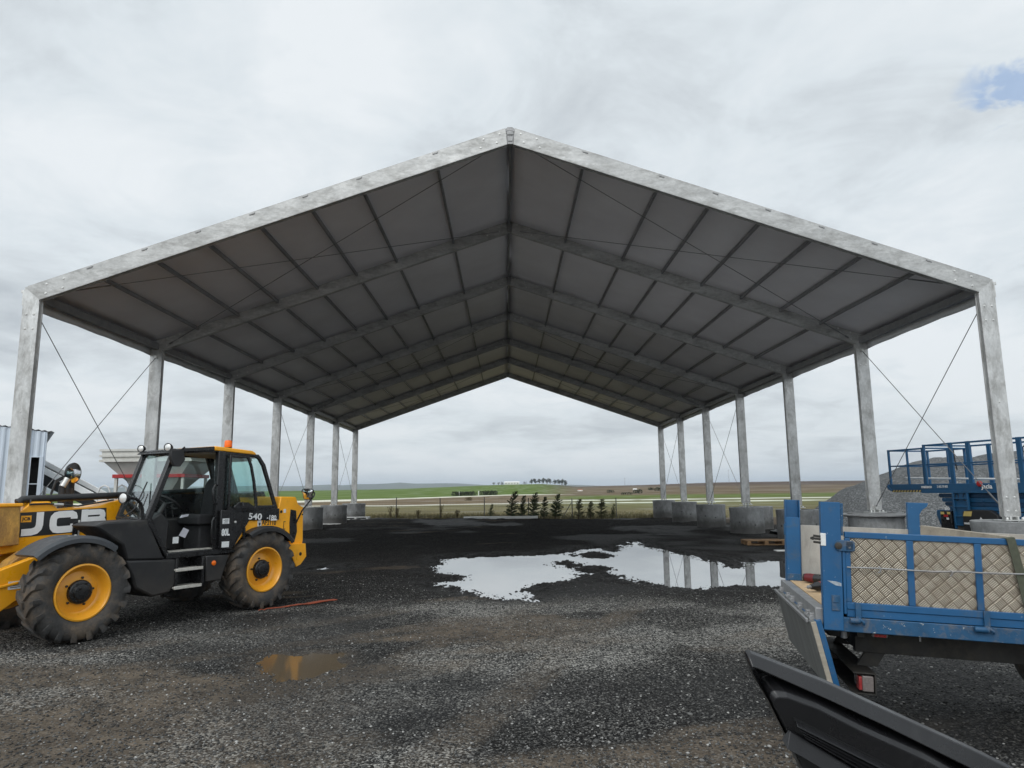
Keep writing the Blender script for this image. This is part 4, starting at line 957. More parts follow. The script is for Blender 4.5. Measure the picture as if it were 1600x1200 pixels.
# near drop side : frame and tread-plate panels
def dropside(yf,sgn,nm):
    f=MB()
    f.box(.155,BL-.05,yf,yf+.035,.487,.528); f.box(.155,BL-.05,yf-.004*sgn,yf+.039,.004,.050); f.box(.155,BL-.05,yf+.004,yf+.032,-.048,.003)
    f.box(.155,.190,yf+.001,yf+.034,.051,.486); f.box(.135,.155,yf-.004,yf+.03,-.03,.47)
    xs_=[.547+.416*k for k in range(7)]
    for x0 in xs_:
        if x0+.045<BL-.05: f.box(x0,x0+.043,yf+.001,yf+.034,.051,.486)
    o=K(f,nm,'blue_paint',.004); return o,[.190]+[x+.043 for x in xs_],xs_+[BL-.06]
ds,xa_,xb_=dropside(.0,1,'drop_side')
for a,b in zip(xa_,xb_):
    if b-a<.1: continue
    p=MB(); p.box(a+.001,b-.001,.012,.016,.051,.486)
    c=.060; rnd=random.Random(int(a*99))
    ux,uz=math.cos(R(43)),math.sin(R(43))
    n=12
    for i in range(-n,n+1):
        for j in range(-n,n+1):
            cx_=(a+b)/2+(i*ux-j*uz)*c; cz_=.268+(i*uz+j*ux)*c
            if not (a-.012<cx_<b+.012 and .042<cz_<.497): continue
            odd=(i+j)%2
            d=(ux,uz) if odd else (-uz,ux); e_=(-d[1],d[0])
            for k in (-2,-1,0,1,2):
                ox,oz=cx_+e_[0]*k*.0115,cz_+e_[1]*k*.0115
                L_=.0262; w_=.0027
                vs=[]
                for hh,ll,ww in ((.012,L_,w_*1.25),(.0095,L_*.82,w_*.5)):
                    for s1,s2 in ((-1,-1),(1,-1),(1,1),(-1,1)): vs.append((ox+d[0]*ll*s1+e_[0]*ww*s2,hh,oz+d[1]*ll*s1+e_[1]*ww*s2))
                p.add(vs,[(4,5,6,7),(0,1,5,4),(1,2,6,5),(2,3,7,6),(3,0,4,7)],1)
    K(p,'tread_panel',['tread_metal','tread_bar'],0,ds,smooth=False)
# tie rod with its hooks along the panels
rp=MB(); rp.tube([(.158,-.022,.288),(.35,-.026,.292),(.70,-.020,.289),(.86,-.026,.300),(1.0,-.022,.298),(1.35,-.024,.309),(2.2,-.02,.31)],.0055,8); rod=K(rp,'tie_rod','steel_grey',0,ds)
for x_,z_ in ((.36,.292),(.80,.295)): q=MB(); q.tube([(x_,-.024,z_+.012),(x_+.012,-.034,z_),(x_+.006,-.03,z_-.022),(x_-.006,-.03,z_-.03)],.005,6); K(q,'hook','steel_grey',0,rod)
q=MB(); q.prism([(.205,.395),(.205,.468),(.105,.468),(.088,.455),(.080,.432),(.088,.408),(.105,.395)],'y',-.018,-.005); q.box(.155,.215,-.018,-.001,.40,.463); lug=K(q,'corner_lug','blue_worn',.003)
q=MB(); q.lathe([(.024,-.019),(.024,-.026),(.012,-.030),(0,-.030)],'y',(.108,0,.431),16); K(q,'lug_bolt','chassis_dark',0,lug)
for x0,x1 in ((.165,.235),(.925,1.02),(1.76,1.85),(2.6,2.69)):
    q=MB(); q.lathe([(.0,0),(.019,.004),(.021,.02),(.021,x1-x0-.012),(.012,x1-x0),(0,x1-x0)],'x',(x0,-.018,-.068),14); q.box(x1-.03,x1+.006,-.02,.0,-.05,.052); q.tube([(x1-.012,-.022,-.05),(x1+.018,-.03,-.075),(x1+.02,-.02,-.09)],.010,6); K(q,'side_hinge','blue_worn',.003)
# corner and middle posts (channel section)
def post(name,x0,x1,y0,y1,z0,z1,m,open_='r'):
    q=MB()
    q.box(x0,x1,y0,y0+.008,z0,z1); q.box(x0,x0+.008,y0+.008,y1,z0,z1); q.box(x1-.008,x1,y0+.008,y1,z0,z1-.0); 
    return K(q,name,m,.003)
cp=post('corner_post',.002,.130,-.008,.06,-.142,.731,'blue_paint')
q=MB(); q.prism([(.134,.724),(.152,.724),(.152,.62),(.147,.55),(.150,.50),(.134,.50)],'y',.01,.06); K(q,'post_flange','blue_worn',.002)
q=MB(); q.box(.055,.108,-.016,-.009,-.01,.095); q.box(.06,.10,-.020,-.016,.045,.088); K(q,'post_pocket','blue_worn',.003,cp)
q=MB(); q.prism([(.03,.19),(.09,.186),(.122,.176),(.122,.155),(.085,.160),(.05,.178)],'y',-.0090,-.0082); K(q,'paint_scuff','scuff',0,cp)
q=MB(); q.box(-.004,.030,-.012,.02,.425,.512); K(q,'catch_plate','white_paint',.003,cp)
q=MB(); 
for z_ in (.445,.47,.488): q.tube([(-.004,.0,z_),(-.05-.02*(z_==.47),.0,z_+.004)],.008,8)
q.tube([(-.055,-.01,.473),(-.055,.012,.473)],.012,8); K(q,'catch_bolt','chassis_dark',0,cp)
fp=MB(); yF=BW-.075
fp.box(.0,.006,yF,BW,-.14,.722); fp.box(.122,.128,yF,BW,-.14,.722); fp.box(.006,.122,BW-.007,BW,-.14,.722); fp.box(.006,.122,yF+.002,yF+.010,.0,.565)
K(fp,'corner_post','blue_paint',.003)
q=MB(); q.box(.004,.124,yF-.006,yF+.001,-.0,.06); q.box(-.01,.0,yF+.01,yF+.05,.40,.50); K(q,'post_foot','blue_worn',.003)
q=MB(); q.prism([(1.035,-.05),(1.035,.735),(1.205,.735),(1.195,.705),(1.15,.67),(1.13,.63),(1.13,-.05)],'y',BW-.06,BW-.01); K(q,'middle_post','blue_paint',.004)
# far drop side lined with grey plywood
q=MB(); q.box(.135,BL-.05,BW-.045,BW-.03,.004,.497); far=K(q,'drop_side','grey_ply',.003)
far['label']='far drop side lined with grey plywood'
q=MB(); q.box(.135,BL-.05,BW-.029,BW-.002,-.05,.05); q.box(.135,BL-.05,BW-.029,BW-.002,.45,.49); q.box(.135,.17,BW-.029,BW-.002,.05,.45); K(q,'side_frame','blue_worn',.003,far)
q=MB(); q.box(BL-.04,BL,.0,BW,-.05,.95); K(q,'headboard','blue_paint',.006)
# tailgate hanging from its hinges, swung a little under the bed
GM=Matrix.Translation((-.075,0,-.095))@Matrix.Rotation(R(-14),4,'Y')
q=MB(); q.box(-.012,.022,.0,BW-.01,-.455,-.001,0,GM); tg=K(q,'tailgate','gate_ply',.003); tg['label']='grey plywood tailgate with a blue end'
q=MB(); q.box(.024,.062,-.006,BW-.01,-.458,.0,0,GM); q.box(-.010,.0235,-.012,-.001,-.45,-.004,1,GM); K(q,'gate_frame',['blue_paint','weather_wood'],.003,tg)
q=MB(); q.box(-.030,-.0125,.06,BW-.05,-.015,.012,0,GM); K(q,'gate_edge','steel_grey',.003,tg)
# chassis, rear light channel, marker
for y0 in (.40,1.16):
    q=MB(); q.box(.29,5.0,y0,y0+.075,-.352,-.152); K(q,'chassis_rail','chassis_dark',.005)
q=MB(); q.box(.3,.40,.475,1.16,-.34,-.16); q.box(.24,.29,.12,1.5,-.20,-.151); q.box(1.6,1.7,.475,1.16,-.34,-.2); K(q,'cross_member','chassis_dark',.005)
q=MB(); 
def LM(x0,x1,y0,y1,z0,z1,mi=0): q.box(x0,x1,y0,y1,z0,z1,mi)
LM(.225,.375,.20,1.45,-.462,-.452); LM(.365,.375,.20,1.45,-.60,-.4625); LM(.225,.3645,.20,1.45,-.60,-.592); 
bar=K(q,'light_channel','chassis_dark',.003)
for y0 in (.42,1.18): q=MB(); q.prism([(.36,-.352),(.50,-.352),(.44,-.452),(.30,-.452)],'y',y0,y0+.03); K(q,'channel_bracket','chassis_dark',.004)
for y0 in (.205,1.20):
    q=MB(); q.box(.285,.36,y0,y0+.24,-.582,-.475); tl=K(q,'tail_light','pale_lens',.008); q=MB(); q.box(.262,.286,y0+.005,y0+.075,-.575,-.482); K(q,'lens','red_lens',.006,tl)
q=MB(); q.box(.325,.425,.06,.10,-.182,-.149); mk=K(q,'side_marker','pale_lens',.008); q=MB(); q.box(.335,.412,.052,.0595,-.178,-.158); K(q,'lens','red_lens',.004,mk)
q=MB(); q.tube([(.155,.12,-.15),(.155,.12,-.21)],.022,12); K(q,'drain_pipe','steel_grey',0)
q=MB(); q.prism([(.0,-.15),(.26,-.15),(.26,-.26),(.12,-.26)],'y',.42,.60); K(q,'gate_arm','chassis_dark',.01)
q=MB(); q.tube([(.62,.05,-.15),(.62,.05,-.185)],.006,6); K(q,'side_pin','steel_grey',0)
# ratchet strap over the side
q=MB(); 
sp=[(1.172,.25,.47),(1.172,.10,.525),(1.175,.02,.536),(1.178,-.012,.533),(1.192,-.016,.46),(1.235,-.016,.22),(1.285,-.010,-.10),(1.30,.05,-.20)]
for a,b in zip(sp[:-1],sp[1:]): q.bar(a,b,.006,.052,0,(1,.0,.2))
K(q,'load_strap','strap',0)
# wheels and cab, beyond the picture
tw=MB(); tw.lathe([(.20,-.10),(.30,-.115),(.37,-.10),(.38,0),(.37,.10),(.30,.115),(.20,.10)],'y',(0,0,0),36); 
rw_=MB(); rw_.lathe([(.0,.02),(.08,.02),(.10,.05),(.15,.05),(.19,.09),(.205,.10),(.205,-.1),(.19,-.1),(.1,-.05),(0,-.05)],'y',(0,0,0),28)
w0=K(rw_,'wheel','steel_grey',0); t0=K(tw,'tyre','tyre',0,w0)
for k,(x_,y_) in enumerate(((2.15,.16),(2.15,BW-.16),(4.3,.14),(4.3,BW-.14))):
    o=w0 if k==0 else copy_tree(w0,truck); o.location=(x_,y_,-.475+.045*(x_-0)*.0+ (.0 if x_<3 else .10))
q=MB(); q.prism([(3.4,-.35),(3.4,1.05),(3.6,1.15),(4.6,1.15),(5.05,.35),(5.1,-.35)],'y',.02,BW-.02); cb=K(q,'cab','blue_paint',.05)
for y0 in (.010,BW-.018): q=MB(); q.prism([(3.7,.42),(3.7,1.02),(4.5,1.02),(4.82,.42)],'y',y0,y0+.008); K(q,'cab_window','black_gloss',0,cb)
q=MB(); q.add([(4.66,.15,1.06),(4.66,BW-.15,1.06),(5.03,BW-.15,.42),(5.03,.15,.42)],[(0,1,2,3)]); K(q,'windscreen','black_gloss',0,cb)
def tw_pt(p): return TM@Vector(p)
# things lying in the bed
def tool(p,rz,label):
    t=empty('power_tool',tw_pt(p),rz,label,'drill')
    q=MB(); q.lathe([(0,-.09),(.034,-.085),(.038,-.03),(.036,.04),(.026,.06),(.020,.10),(.006,.105),(0,.105)],'x',(0,0,.045),14); b=q.build('tool_body','black_gloss',t); q=MB(); q.lathe([(.0355,-.07),(.0395,-.03),(.0375,.02),(.03,.02),(.03,-.07)],'x',(0,0,.045),14); q.build('tool_shell','tool_red',t)
    q=MB(); q.bar((-.02,0,.05),(-.05,.13,.03),.04,.032); g_=q.build('tool_grip','black_gloss',t,.006)
    q=MB(); q.box(-.10,.0,.115,.165,.002,.065); q.build('tool_battery','black_gloss',t,.008)
    q=MB(); q.lathe([(.014,.10),(.014,.13),(.004,.135),(0,.17)],'x',(0,0,.045),10); q.build('tool_chuck','steel_grey',t)
tool((.20,1.40,.0),R(-60),'red cordless drill lying against the far corner post of the truck bed')
tool((.155,.86,.0),R(200),'red cordless drill lying half hidden behind the near corner post')
q=MB(); 
a=(.94,.90,.0);b=(1.21,.07,.0)
for (p0,p1,h0,h1) in ((a,b,.545,.53),): 
    d=(Vector(b)-Vector(a)).normalized(); nrm=Vector((-d.y,d.x,0))*.022
    vs=[]
    for p,zt in ((Vector(a),.562),(Vector(b),.542)):
        for s1 in (-1,1):
            for z_ in (.002,zt): vs.append(p+nrm*s1+Vector((0,0,z_)))
    q.add([tw_pt(v) for v in vs],[(0,1,3,2),(4,6,7,5),(0,4,5,1),(2,3,7,6),(0,2,6,4),(1,5,7,3)])
o=q.build('wooden_board','weather_wood',None,.003); tag(o,'weathered board standing on edge aslant in the truck bed','board')

# ------------------------------------------------------------------ moulded black panel standing close by, lower right
PZ=float(zat(1.2,2.48))
PN=empty('black_panel',(1.2,2.484,PZ),0,'moulded black plastic vehicle panel with vent slats, standing at the lower right','vehicle panel'); PN.rotation_euler=(R(20),0,0)
R0= [(-0.156, 0.232), (-0.4, 0.793), (-0.512, 1.053), (-0.559, 1.149), (-0.599, 1.229), (-0.632, 1.296), (-0.666, 1.35), (-0.685, 1.403), (-0.683, 1.417), (-0.671, 1.417), (-0.459, 1.325), (-0.236, 1.213), (-0.034, 1.112), (0.096, 1.043), (0.296, 0.929), (0.76, 0.66), (0.899, 0.543), (1.028, 0.206)]
R1= [(-0.148, 0.232), (-0.393, 0.793), (-0.506, 1.053), (-0.554, 1.149), (-0.596, 1.229), (-0.628, 1.294), (-0.659, 1.344), (-0.681, 1.387), (-0.679, 1.399), (-0.666, 1.394), (-0.461, 1.293), (-0.29, 1.206), (-0.024, 1.061), (0.011, 1.043), (0.242, 0.913), (0.726, 0.634), (0.869, 0.516), (0.991, 0.207)]
R1b= [(-0.146, 0.231), (-0.391, 0.793), (-0.504, 1.053), (-0.552, 1.149), (-0.593, 1.229), (-0.622, 1.29), (-0.632, 1.308), (-0.633, 1.321), (-0.629, 1.332), (-0.613, 1.338), (-0.477, 1.285), (-0.307, 1.194), (-0.113, 1.086), (-0.055, 1.054), (0.185, 0.92), (0.689, 0.625), (0.828, 0.507), (0.967, 0.207)]
R2= [(-0.144, 0.231), (-0.389, 0.793), (-0.503, 1.053), (-0.551, 1.149), (-0.59, 1.229), (-0.618, 1.283), (-0.627, 1.304), (-0.624, 1.317), (-0.614, 1.324), (-0.583, 1.322), (-0.495, 1.286), (-0.37, 1.217), (-0.182, 1.124), (-0.058, 1.049), (0.146, 0.936), (0.671, 0.616), (0.82, 0.498), (0.957, 0.207)]
R3= [(-0.138, 0.231), (-0.383, 0.793), (-0.497, 1.053), (-0.545, 1.149), (-0.584, 1.229), (-0.611, 1.279), (-0.618, 1.297), (-0.614, 1.307), (-0.606, 1.312), (-0.581, 1.31), (-0.496, 1.274), (-0.375, 1.205), (-0.186, 1.11), (-0.063, 1.035), (0.139, 0.921), (0.664, 0.603), (0.809, 0.487), (0.947, 0.208)]
R4= [(-0.126, 0.231), (-0.372, 0.793), (-0.486, 1.052), (-0.535, 1.149), (-0.575, 1.227), (-0.597, 1.267), (-0.604, 1.281), (-0.601, 1.289), (-0.592, 1.293), (-0.574, 1.291), (-0.496, 1.258), (-0.379, 1.189), (-0.193, 1.093), (-0.072, 1.018), (0.128, 0.904), (0.65, 0.585), (0.796, 0.47), (0.935, 0.208)]
def lp(pts,y): return [(pts[0][0]+.10,y,.004)]+[(p[0],y,p[1]) for p in pts]+[(pts[-1][0]+.06,y,.004)]
rings=[(R0,.030),(R0,.006),(R1,-.026),(R1b,.030),(R2,-.022),(R3,-.036),(R4,-.036)]
mb=MB(); vs=[];n=len(R0)+2
for rr,yv in rings: vs+=lp(rr,yv)
fs=[(k*n+j,k*n+(j+1)%n,(k+1)*n+(j+1)%n,(k+1)*n+j) for k in range(len(rings)-1) for j in range(n)]
fs.append(tuple((len(rings)-1)*n+j for j in range(n))); fs.append(tuple(range(n-1,-1,-1)))
mb.add(vs,fs); o=mb.build('panel_shell','panel_black',PN); o.data.set_sharp_from_angle(angle=R(14)); bv=o.modifiers.new('Bevel','BEVEL'); bv.width=.003; bv.segments=2; bv.limit_method='ANGLE'; bv.angle_limit=R(25)
def slat(name,pts,w,h,m='panel_black'):
    """a raised slat along a polyline: its upper face slopes, its lower face is square"""
    q=MB(); k=len(pts); vs=[]
    for i,p in enumerate(pts):
        d=(Vector(pts[min(i+1,k-1)])-Vector(pts[max(i-1,0)])).normalized(); nn=Vector((-d.y,d.x)); nn=nn if nn.y>0 else -nn
        p=Vector(p); l=p-nn*w
        vs+=[(p.x,-.0355,p.y),(p.x,-.0355-h*.25,p.y),(l.x,-.0355-h,l.y),(l.x,-.0355,l.y)]
    fs=[(i*4+j,i*4+(j+1)%4,i*4+4+(j+1)%4,i*4+4+j) for i in range(k-1) for j in range(4)]+[(3,2,1,0),tuple((k-1)*4+j for j in range(4))]
    q.add(vs,fs); return q.build(name,m,PN,.0015)
for k in range(4):
    f_=k/3.; slat('vent_slat',[(-.555+.012*f_+.004*k,1.243-.034*f_),(-.205-.040*f_,1.047-.020*f_),(.16-.06*f_,.842-.024*f_)],.0072,.022)
q=MB(); q.prism([(-.562,1.252),(-.205,1.054),(.17,.845),(.085,.828),(-.25,1.032),(-.552,1.205)],'y',-.0378,-.0362); q.build('vent_shade_sheet','decal_black',PN)  # black sheet on the flat face, painted shade between the slats
slat('vent_sill',[(-.572,1.214),(-.530,1.190),(-.318,1.049),(-.07,.879),(.06,.79)],.036,.040)
q=MB(); q.prism([(-.556,1.165),(-.521,1.140),(-.356,1.020),(-.07,.82),(.139,.418),(-.136,.424),(-.406,.859),(-.505,1.04)],'y',-.0385,-.0363); q.build('recess_shade_sheet','decal_black',PN)  # flat black sheet, shade of a hollow painted on the face
# ------------------------------------------------------------------ scissor lift (x along, y away from the hall, z up)
LA=math.atan2(-.97,.243)
lift=empty('scissor_lift',(10.835,20.3,float(zat(11.3,18))),LA,'blue scissor lift with railed platform parked outside the right-hand columns','scissor lift')
def G_(mb,name,m,bevel=.005,par=None,**k): return mb.build(name,m,par or lift,bevel,**k)
LW=1.62
q=MB(); q.box(.0,1.30,.06,LW-.06,1.69,1.845); q.prism([(.0,1.845),(.0,1.74),(.14,1.66),(1.28,1.66),(1.28,1.69),(.16,1.69)],'y',.03,.06); ed=G_(q,'extension_deck','lift_blue')
q=MB(); q.box(.20,1.24,.018,.029,1.628,1.685); hz_=G_(q,'hazard_strip','letter_black',0,ed)
q=MB()
for k in range(10): x_=.22+k*.102; q.prism([(x_,1.631),(x_+.045,1.631),(x_+.085,1.682),(x_+.04,1.682)],'y',.014,.0175)
G_(q,'hazard_stripes','hazard_yellow',0,hz_,smooth=False)
q=MB(); q.box(1.25,5.4,.0,LW,1.60,1.845); q.box(1.25,5.4,-.012,-.001,1.60,1.66); dk_=G_(q,'platform_deck','lift_blue',.008)
text('lettering','mateco',.115,(1.27,-.013,1.735),(1,0,0),(0,0,1),dk_,'letter_white',1.0,.003)
text('lettering','2 602 70 002',.085,(1.78,-.013,1.742),(1,0,0),(0,0,1),dk_,'sticker_white',.75,.002)
text('lettering','Jacia',.155,(3.10,-.013,1.715),(1,0,0),(0,0,1),dk_,'letter_white',1.05,.004)
text('lettering','G',.17,(3.66,-.013,1.71),(1,0,0),(0,0,1),dk_,'letter_white',1.1,.004)
q=MB(); q.lathe([(.0,-.05),(.05,-.045),(.075,-.02),(.07,.01),(0,.012)],'y',(3.06,-.02,1.83),14); G_(q,'stop_button','red_paint',0,dk_)
# rails
def rail(x0,x1,y0,y1,posts_near,posts_far,zt,nm,zf=1.845):
    q=MB()
    for yv in (y0,y1):
        q.box(x0,x1,yv-.022,yv+.022,zt-.045,zt); q.box(x0,x1,yv-.018,yv+.018,zf+.50,zf+.535)
    for yv,ps in ((y0,posts_near),(y1,posts_far)):
        for x_,w in ps: q.box(x_,x_+w,yv-.026,yv+.026,zf,zt+.004)
    for x_ in (x0,x1):
        q.box(x_-.02,x_+.02,y0+.03,y1-.03,zt-.042,zt-.002); q.box(x_-.018,x_+.018,y0+.03,y1-.03,zf+.502,zf+.532)
    return G_(q,nm,'lift_blue',.006)
rail(.06,1.40,.12,LW-.12,[(.05,.055),(.72,.045),(1.26,.055)],[(.05,.05),(.75,.05),(1.3,.05)],2.83,'extension_rail')
rail(1.40,5.35,.03,LW-.03,[(1.40,.06),(2.22,.11),(2.74,.11),(4.10,.12),(5.25,.06)],[(1.40,.06),(1.95,.11),(2.58,.06),(3.22,.10),(4.4,.06),(5.25,.06)],2.90,'platform_rail')
q=MB(); q.tube([(3.10,LW-.09,2.80),(3.05,LW-.13,2.74),(3.06,LW-.14,2.64),(3.16,LW-.12,2.62)],.018,8); q.tube([(2.30,.09,2.75),(2.31,.10,2.45),(2.34,.11,2.2)],.016,8); G_(q,'rail_cable','black_plastic',0)
# scissor pack
for k in range(4):
    q=MB(); z0=1.16+.108*k; x0=(1.95,1.86,1.77,1.68)[k]
    q.prism([(x0+.05,z0),(x0,z0+.05),(x0+.03,z0+.102),(5.1,z0+.102),(5.2,z0+.05),(5.1,z0)],'y',.10,.20); q.prism([(x0+.05,z0),(x0,z0+.05),(x0+.03,z0+.102),(5.1,z0+.102),(5.2,z0+.05),(5.1,z0)],'y',LW-.20,LW-.10)
    for x_ in (x0+.12,3.0,4.6): q.lathe([(.035,.10),(.035,.085),(0,.085)],'y',(x_,0,z0+.05),12)
    G_(q,'scissor_arm','lift_dark' if k%2 else 'lift_blue',.006)
q=MB(); q.box(2.0,5.0,.20,LW-.20,1.17,1.59); G_(q,'scissor_core','lift_dark',0)
q=MB(); q.prism([(1.62,1.16),(1.60,1.02),(1.80,.52),(2.0,.42),(5.2,.42),(5.45,.62),(5.45,1.12)],'y',.06,LW-.06); G_(q,'chassis','lift_blue',.02)
# ladder
q=MB()
for x_ in (2.22,2.64): q.box(x_,x_+.045,-.03,.03,.70,1.60)
for z_ in (.78,1.0,1.24,1.45): q.box(2.265,2.64,-.025,.025,z_,z_+.035)
q.box(2.265,2.64,.026,.05,.70,1.6); lad=G_(q,'ladder','lift_blue',.005)
for x_ in (2.33,2.56): q=MB(); q.tube([(x_+.05*math.cos(t*PI/8),.02,1.50+.09*math.sin(t*PI/8)) for t in range(16)],.008,6,closed=True); G_(q,'cable_loop','black_plastic',0,lad)
q=MB(); q.prism([(1.83,.60),(1.85,1.14),(2.16,1.14),(2.18,.60)],'y',-.06,.055); cb_=G_(q,'control_box','black_gloss',.01)
for n_,(x0,x1,z0,z1,m_) in enumerate(((1.86,1.97,1.055,1.12,'hazard_yellow'),(2.06,2.15,1.06,1.12,'hazard_yellow'),(1.95,2.08,.99,1.05,'red_paint'),(2.03,2.10,.92,.975,'sticker_white'))):
    q=MB(); q.box(x0,x1,-.066-.001*n_,-.0605,z0,z1); G_(q,'control_label',m_,0,cb_)
text('lettering','alo',.13,(1.94,-.002,1.17),(1,0,0),(0,0,1),lift,'letter_white',1.05,.004)
q=MB(); q.prism([(2.52,.60),(2.54,1.14),(2.75,1.19),(3.30,1.19),(3.5,1.06),(3.55,.60)],'y',-.08,.055); bt=G_(q,'battery_box','black_plastic',.012)
q=MB(); q.prism([(2.55,1.03),(2.60,1.15),(2.82,1.15),(2.78,1.03)],'y',-.087,-.0805); G_(q,'box_label','hazard_yellow',0,bt)
text('lettering','MAESTRO',.062,(2.56,-.082,.83),(1,0,0),(0,0,1),bt,'letter_white',1.1,.002)
q=MB(); q.tube([(3.05+.04*math.cos(t*PI/6),-.085,.92+.07*math.sin(t*PI/6)) for t in range(12)],.006,6,closed=True); q.tube([(3.05,-.085,.82),(3.05,-.085,1.02)],.006,6); G_(q,'box_emblem','letter_white',0,bt)
text('lettering','O',.2,(4.02,.055,.95),(1,0,0),(0,0,1),lift,'letter_white',1.1,.005)
lw=MB(); lw.lathe([(.20,-.13),(.36,-.14),(.42,-.10),(.42,.10),(.36,.14),(.20,.13)],'y',(0,0,0),32); lr=MB(); lr.lathe([(0,.05),(.12,.05),(.2,.11),(.21,.12),(.21,-.12),(0,-.1)],'y',(0,0,0),24)
w1=G_(lr,'wheel','lift_blue',0); t1=G_(lw,'tyre','tyre',0,w1)
for k,(x_,y_) in enumerate(((2.35,.16),(4.75,.16),(2.35,LW-.16),(4.75,LW-.16))):
    o=w1 if k==0 else copy_tree(w1,lift); o.location=(x_,y_,.42)
def lift_w(p): 
    c_,s_=math.cos(LA),math.sin(LA); return Vector((10.835+c_*p[0]-s_*p[1],20.3+s_*p[0]+c_*p[1],float(zat(11.3,18))+p[2]))
q=MB(); q.tube([lift_w((.42,.30,2.03)),lift_w((1.3,.32,1.99)),lift_w((2.0,.32,1.975)),lift_w((5.2,.34,1.885))],[.022,.026,.026,.03],10); o=q.build('white_pipe','white_paint'); tag(o,'long white pipe lying aslant on the scissor lift platform','pipe')
# ------------------------------------------------------------------ gravel heap
hx=np.arange(10.2,42,.3); hy=np.arange(22.5,48,.3); HX,HY=np.meshgrid(hx,hy)
prof=np.interp(HX,[10.4,11.2,12.25,13.6,15.06,16.52,17.85,18.8,19.66,20.72,23,27,32,38,41],[.12,.45,.90,1.66,2.24,2.69,2.98,2.88,2.97,3.16,3.4,3.2,3.3,2.2,0])
wy=np.interp(HX,[10.4,14,20,30,41],[27.3,28.,28.3,30,32])
hh=prof-.62*np.maximum(0,np.abs(HY-wy)-.7-.05*(HX-10)*(HY>wy)); 
hh+=(fbm(HX*.7,HY*.7,4,131)-.5)*.35*np.clip(prof,0,1)+(fbm(HX*2.3,HY*2.3,3,137)-.5)*.10
hh=np.where(hh<.02,-.25,hh); hv=np.stack([HX,HY,hh],-1).reshape(-1,3)
mb=MB(); mb.v=[tuple(v) for v in hv]; a_=len(hx); mb.f=[(j*a_+i,j*a_+i+1,(j+1)*a_+i+1,(j+1)*a_+i) for j in range(len(hy)-1) for i in range(a_-1)]; mb.m=[0]*len(mb.f)
o=mb.build('gravel_heap','heap_gravel',recalc=False); o.data.set_sharp_from_angle(angle=3.1); tag(o,'big heap of grey gravel behind the blue scissor lift','gravel heap')
# ------------------------------------------------------------------ shed, conveyor, hopper on the left
shed=empty('metal_shed',(-17.17,26,.1),R(35),'pale corrugated metal shed with a dark window at the left edge','shed')
q=MB(); pts=[]; x_=-10.; k=0
while x_<-.001: pts.append((x_,0 if k%4 in (0,3) else -.035)); x_+=.055 if k%2==0 else .05; k+=1
pts.append((0,0)); vs=[];ops=(-.47,-.07,1.67,3.11)
def topz(x): return 4.02-.106*x
def wallpiece(pl,z0f,z1f):
    vs=[];n=len(pl)
    for p in pl: vs+=[(p[0],p[1],z0f(p[0])),(p[0],p[1],z1f(p[0]))]
    q.add(vs,[(2*i,2*i+2,2*i+3,2*i+1) for i in range(n-1)])
L1=[p for p in pts if p[0]<=ops[0]]; L2=[p for p in pts if ops[0]<=p[0]<=ops[1]]; L3=[p for p in pts if p[0]>=ops[1]]
wallpiece(L1+[(ops[0],0)],lambda x:-.2,topz); wallpiece([(ops[0],0)]+L2+[(ops[1],0)],lambda x:ops[3],topz); wallpiece([(ops[0],0)]+L2+[(ops[1],0)],lambda x:-.2,lambda x:ops[2]-1.2); wallpiece([(ops[1],0)]+L3,lambda x:-.2,topz)
w_=q.build('wall','shed_metal',shed,recalc=False,smooth=False); sf=w_.modifiers.new('Solidify','SOLIDIFY'); sf.thickness=.01
q=MB(); q.add([(0,0,-.2),(0,7,-.2),(0,7,4.02),(0,0,4.02)],[(0,1,2,3)]); q.add([(-10,0,-.2),(-10,7,-.2),(-10,7,5.08),(-10,0,5.08)],[(0,1,2,3)]); q.add([(-10,7,-.2),(0,7,-.2),(0,7,4.02),(-10,7,5.08)],[(0,1,2,3)]); o=q.build('side_wall','shed_metal',shed,recalc=False); sf=o.modifiers.new('Solidify','SOLIDIFY'); sf.thickness=.02
q=MB(); 
for k in range(52):
    x0=-10.2+k*.2; q.prism([(x0,topz(x0)+.02),(x0+.1,topz(x0+.1)+.06),(x0+.2,topz(x0+.2)+.02),(x0+.2,topz(x0+.2)+.01),(x0+.1,topz(x0+.1)+.05),(x0,topz(x0)+.01)],'y',-.05,7.1)
q.build('roof','steel_grey',shed)
q=MB(); q.box(ops[0]-.6,ops[1]+.06,.5,.55,0,4); q.build('dark_inside','shed_dark',shed)
q=MB(); q.ring([(ops[0],ops[2]-1.2),(ops[1],ops[2]-1.2),(ops[1],ops[3]),(ops[0],ops[3])],[(ops[0]+.03,ops[2]-1.17),(ops[1]-.12,ops[2]-1.17),(ops[1]-.12,ops[3]-.03),(ops[0]+.03,ops[3]-.03)],'y',-.05,.03); q.box(ops[0]+.03,ops[1]-.12,-.03,.0,2.10,2.13); q.box(ops[0]+.03,ops[1]-.12,-.03,0,1.62,1.65); q.build('window_frame','shed_metal',shed)
conv=empty('conveyor',(-16,27.5,0),0,'white inclined conveyor beam running down beside the metal shed','conveyor')
q=MB(); sl=-.508
def cl(x,dz): return 2.86+sl*(x+18.1)+dz
q.prism([(-3.2,cl(-19.2,0)),(-3.2,cl(-19.2,-.26)),(2.6,cl(-13.4,-.26)),(2.6,cl(-13.4,0))],'y',-.05,.0); q.prism([(-3.2,cl(-19.2,0)),(-3.2,cl(-19.2,-.26)),(2.6,cl(-13.4,-.26)),(2.6,cl(-13.4,0))],'y',.9,.95); q.build('conveyor_side','conveyor_white',conv,.01)
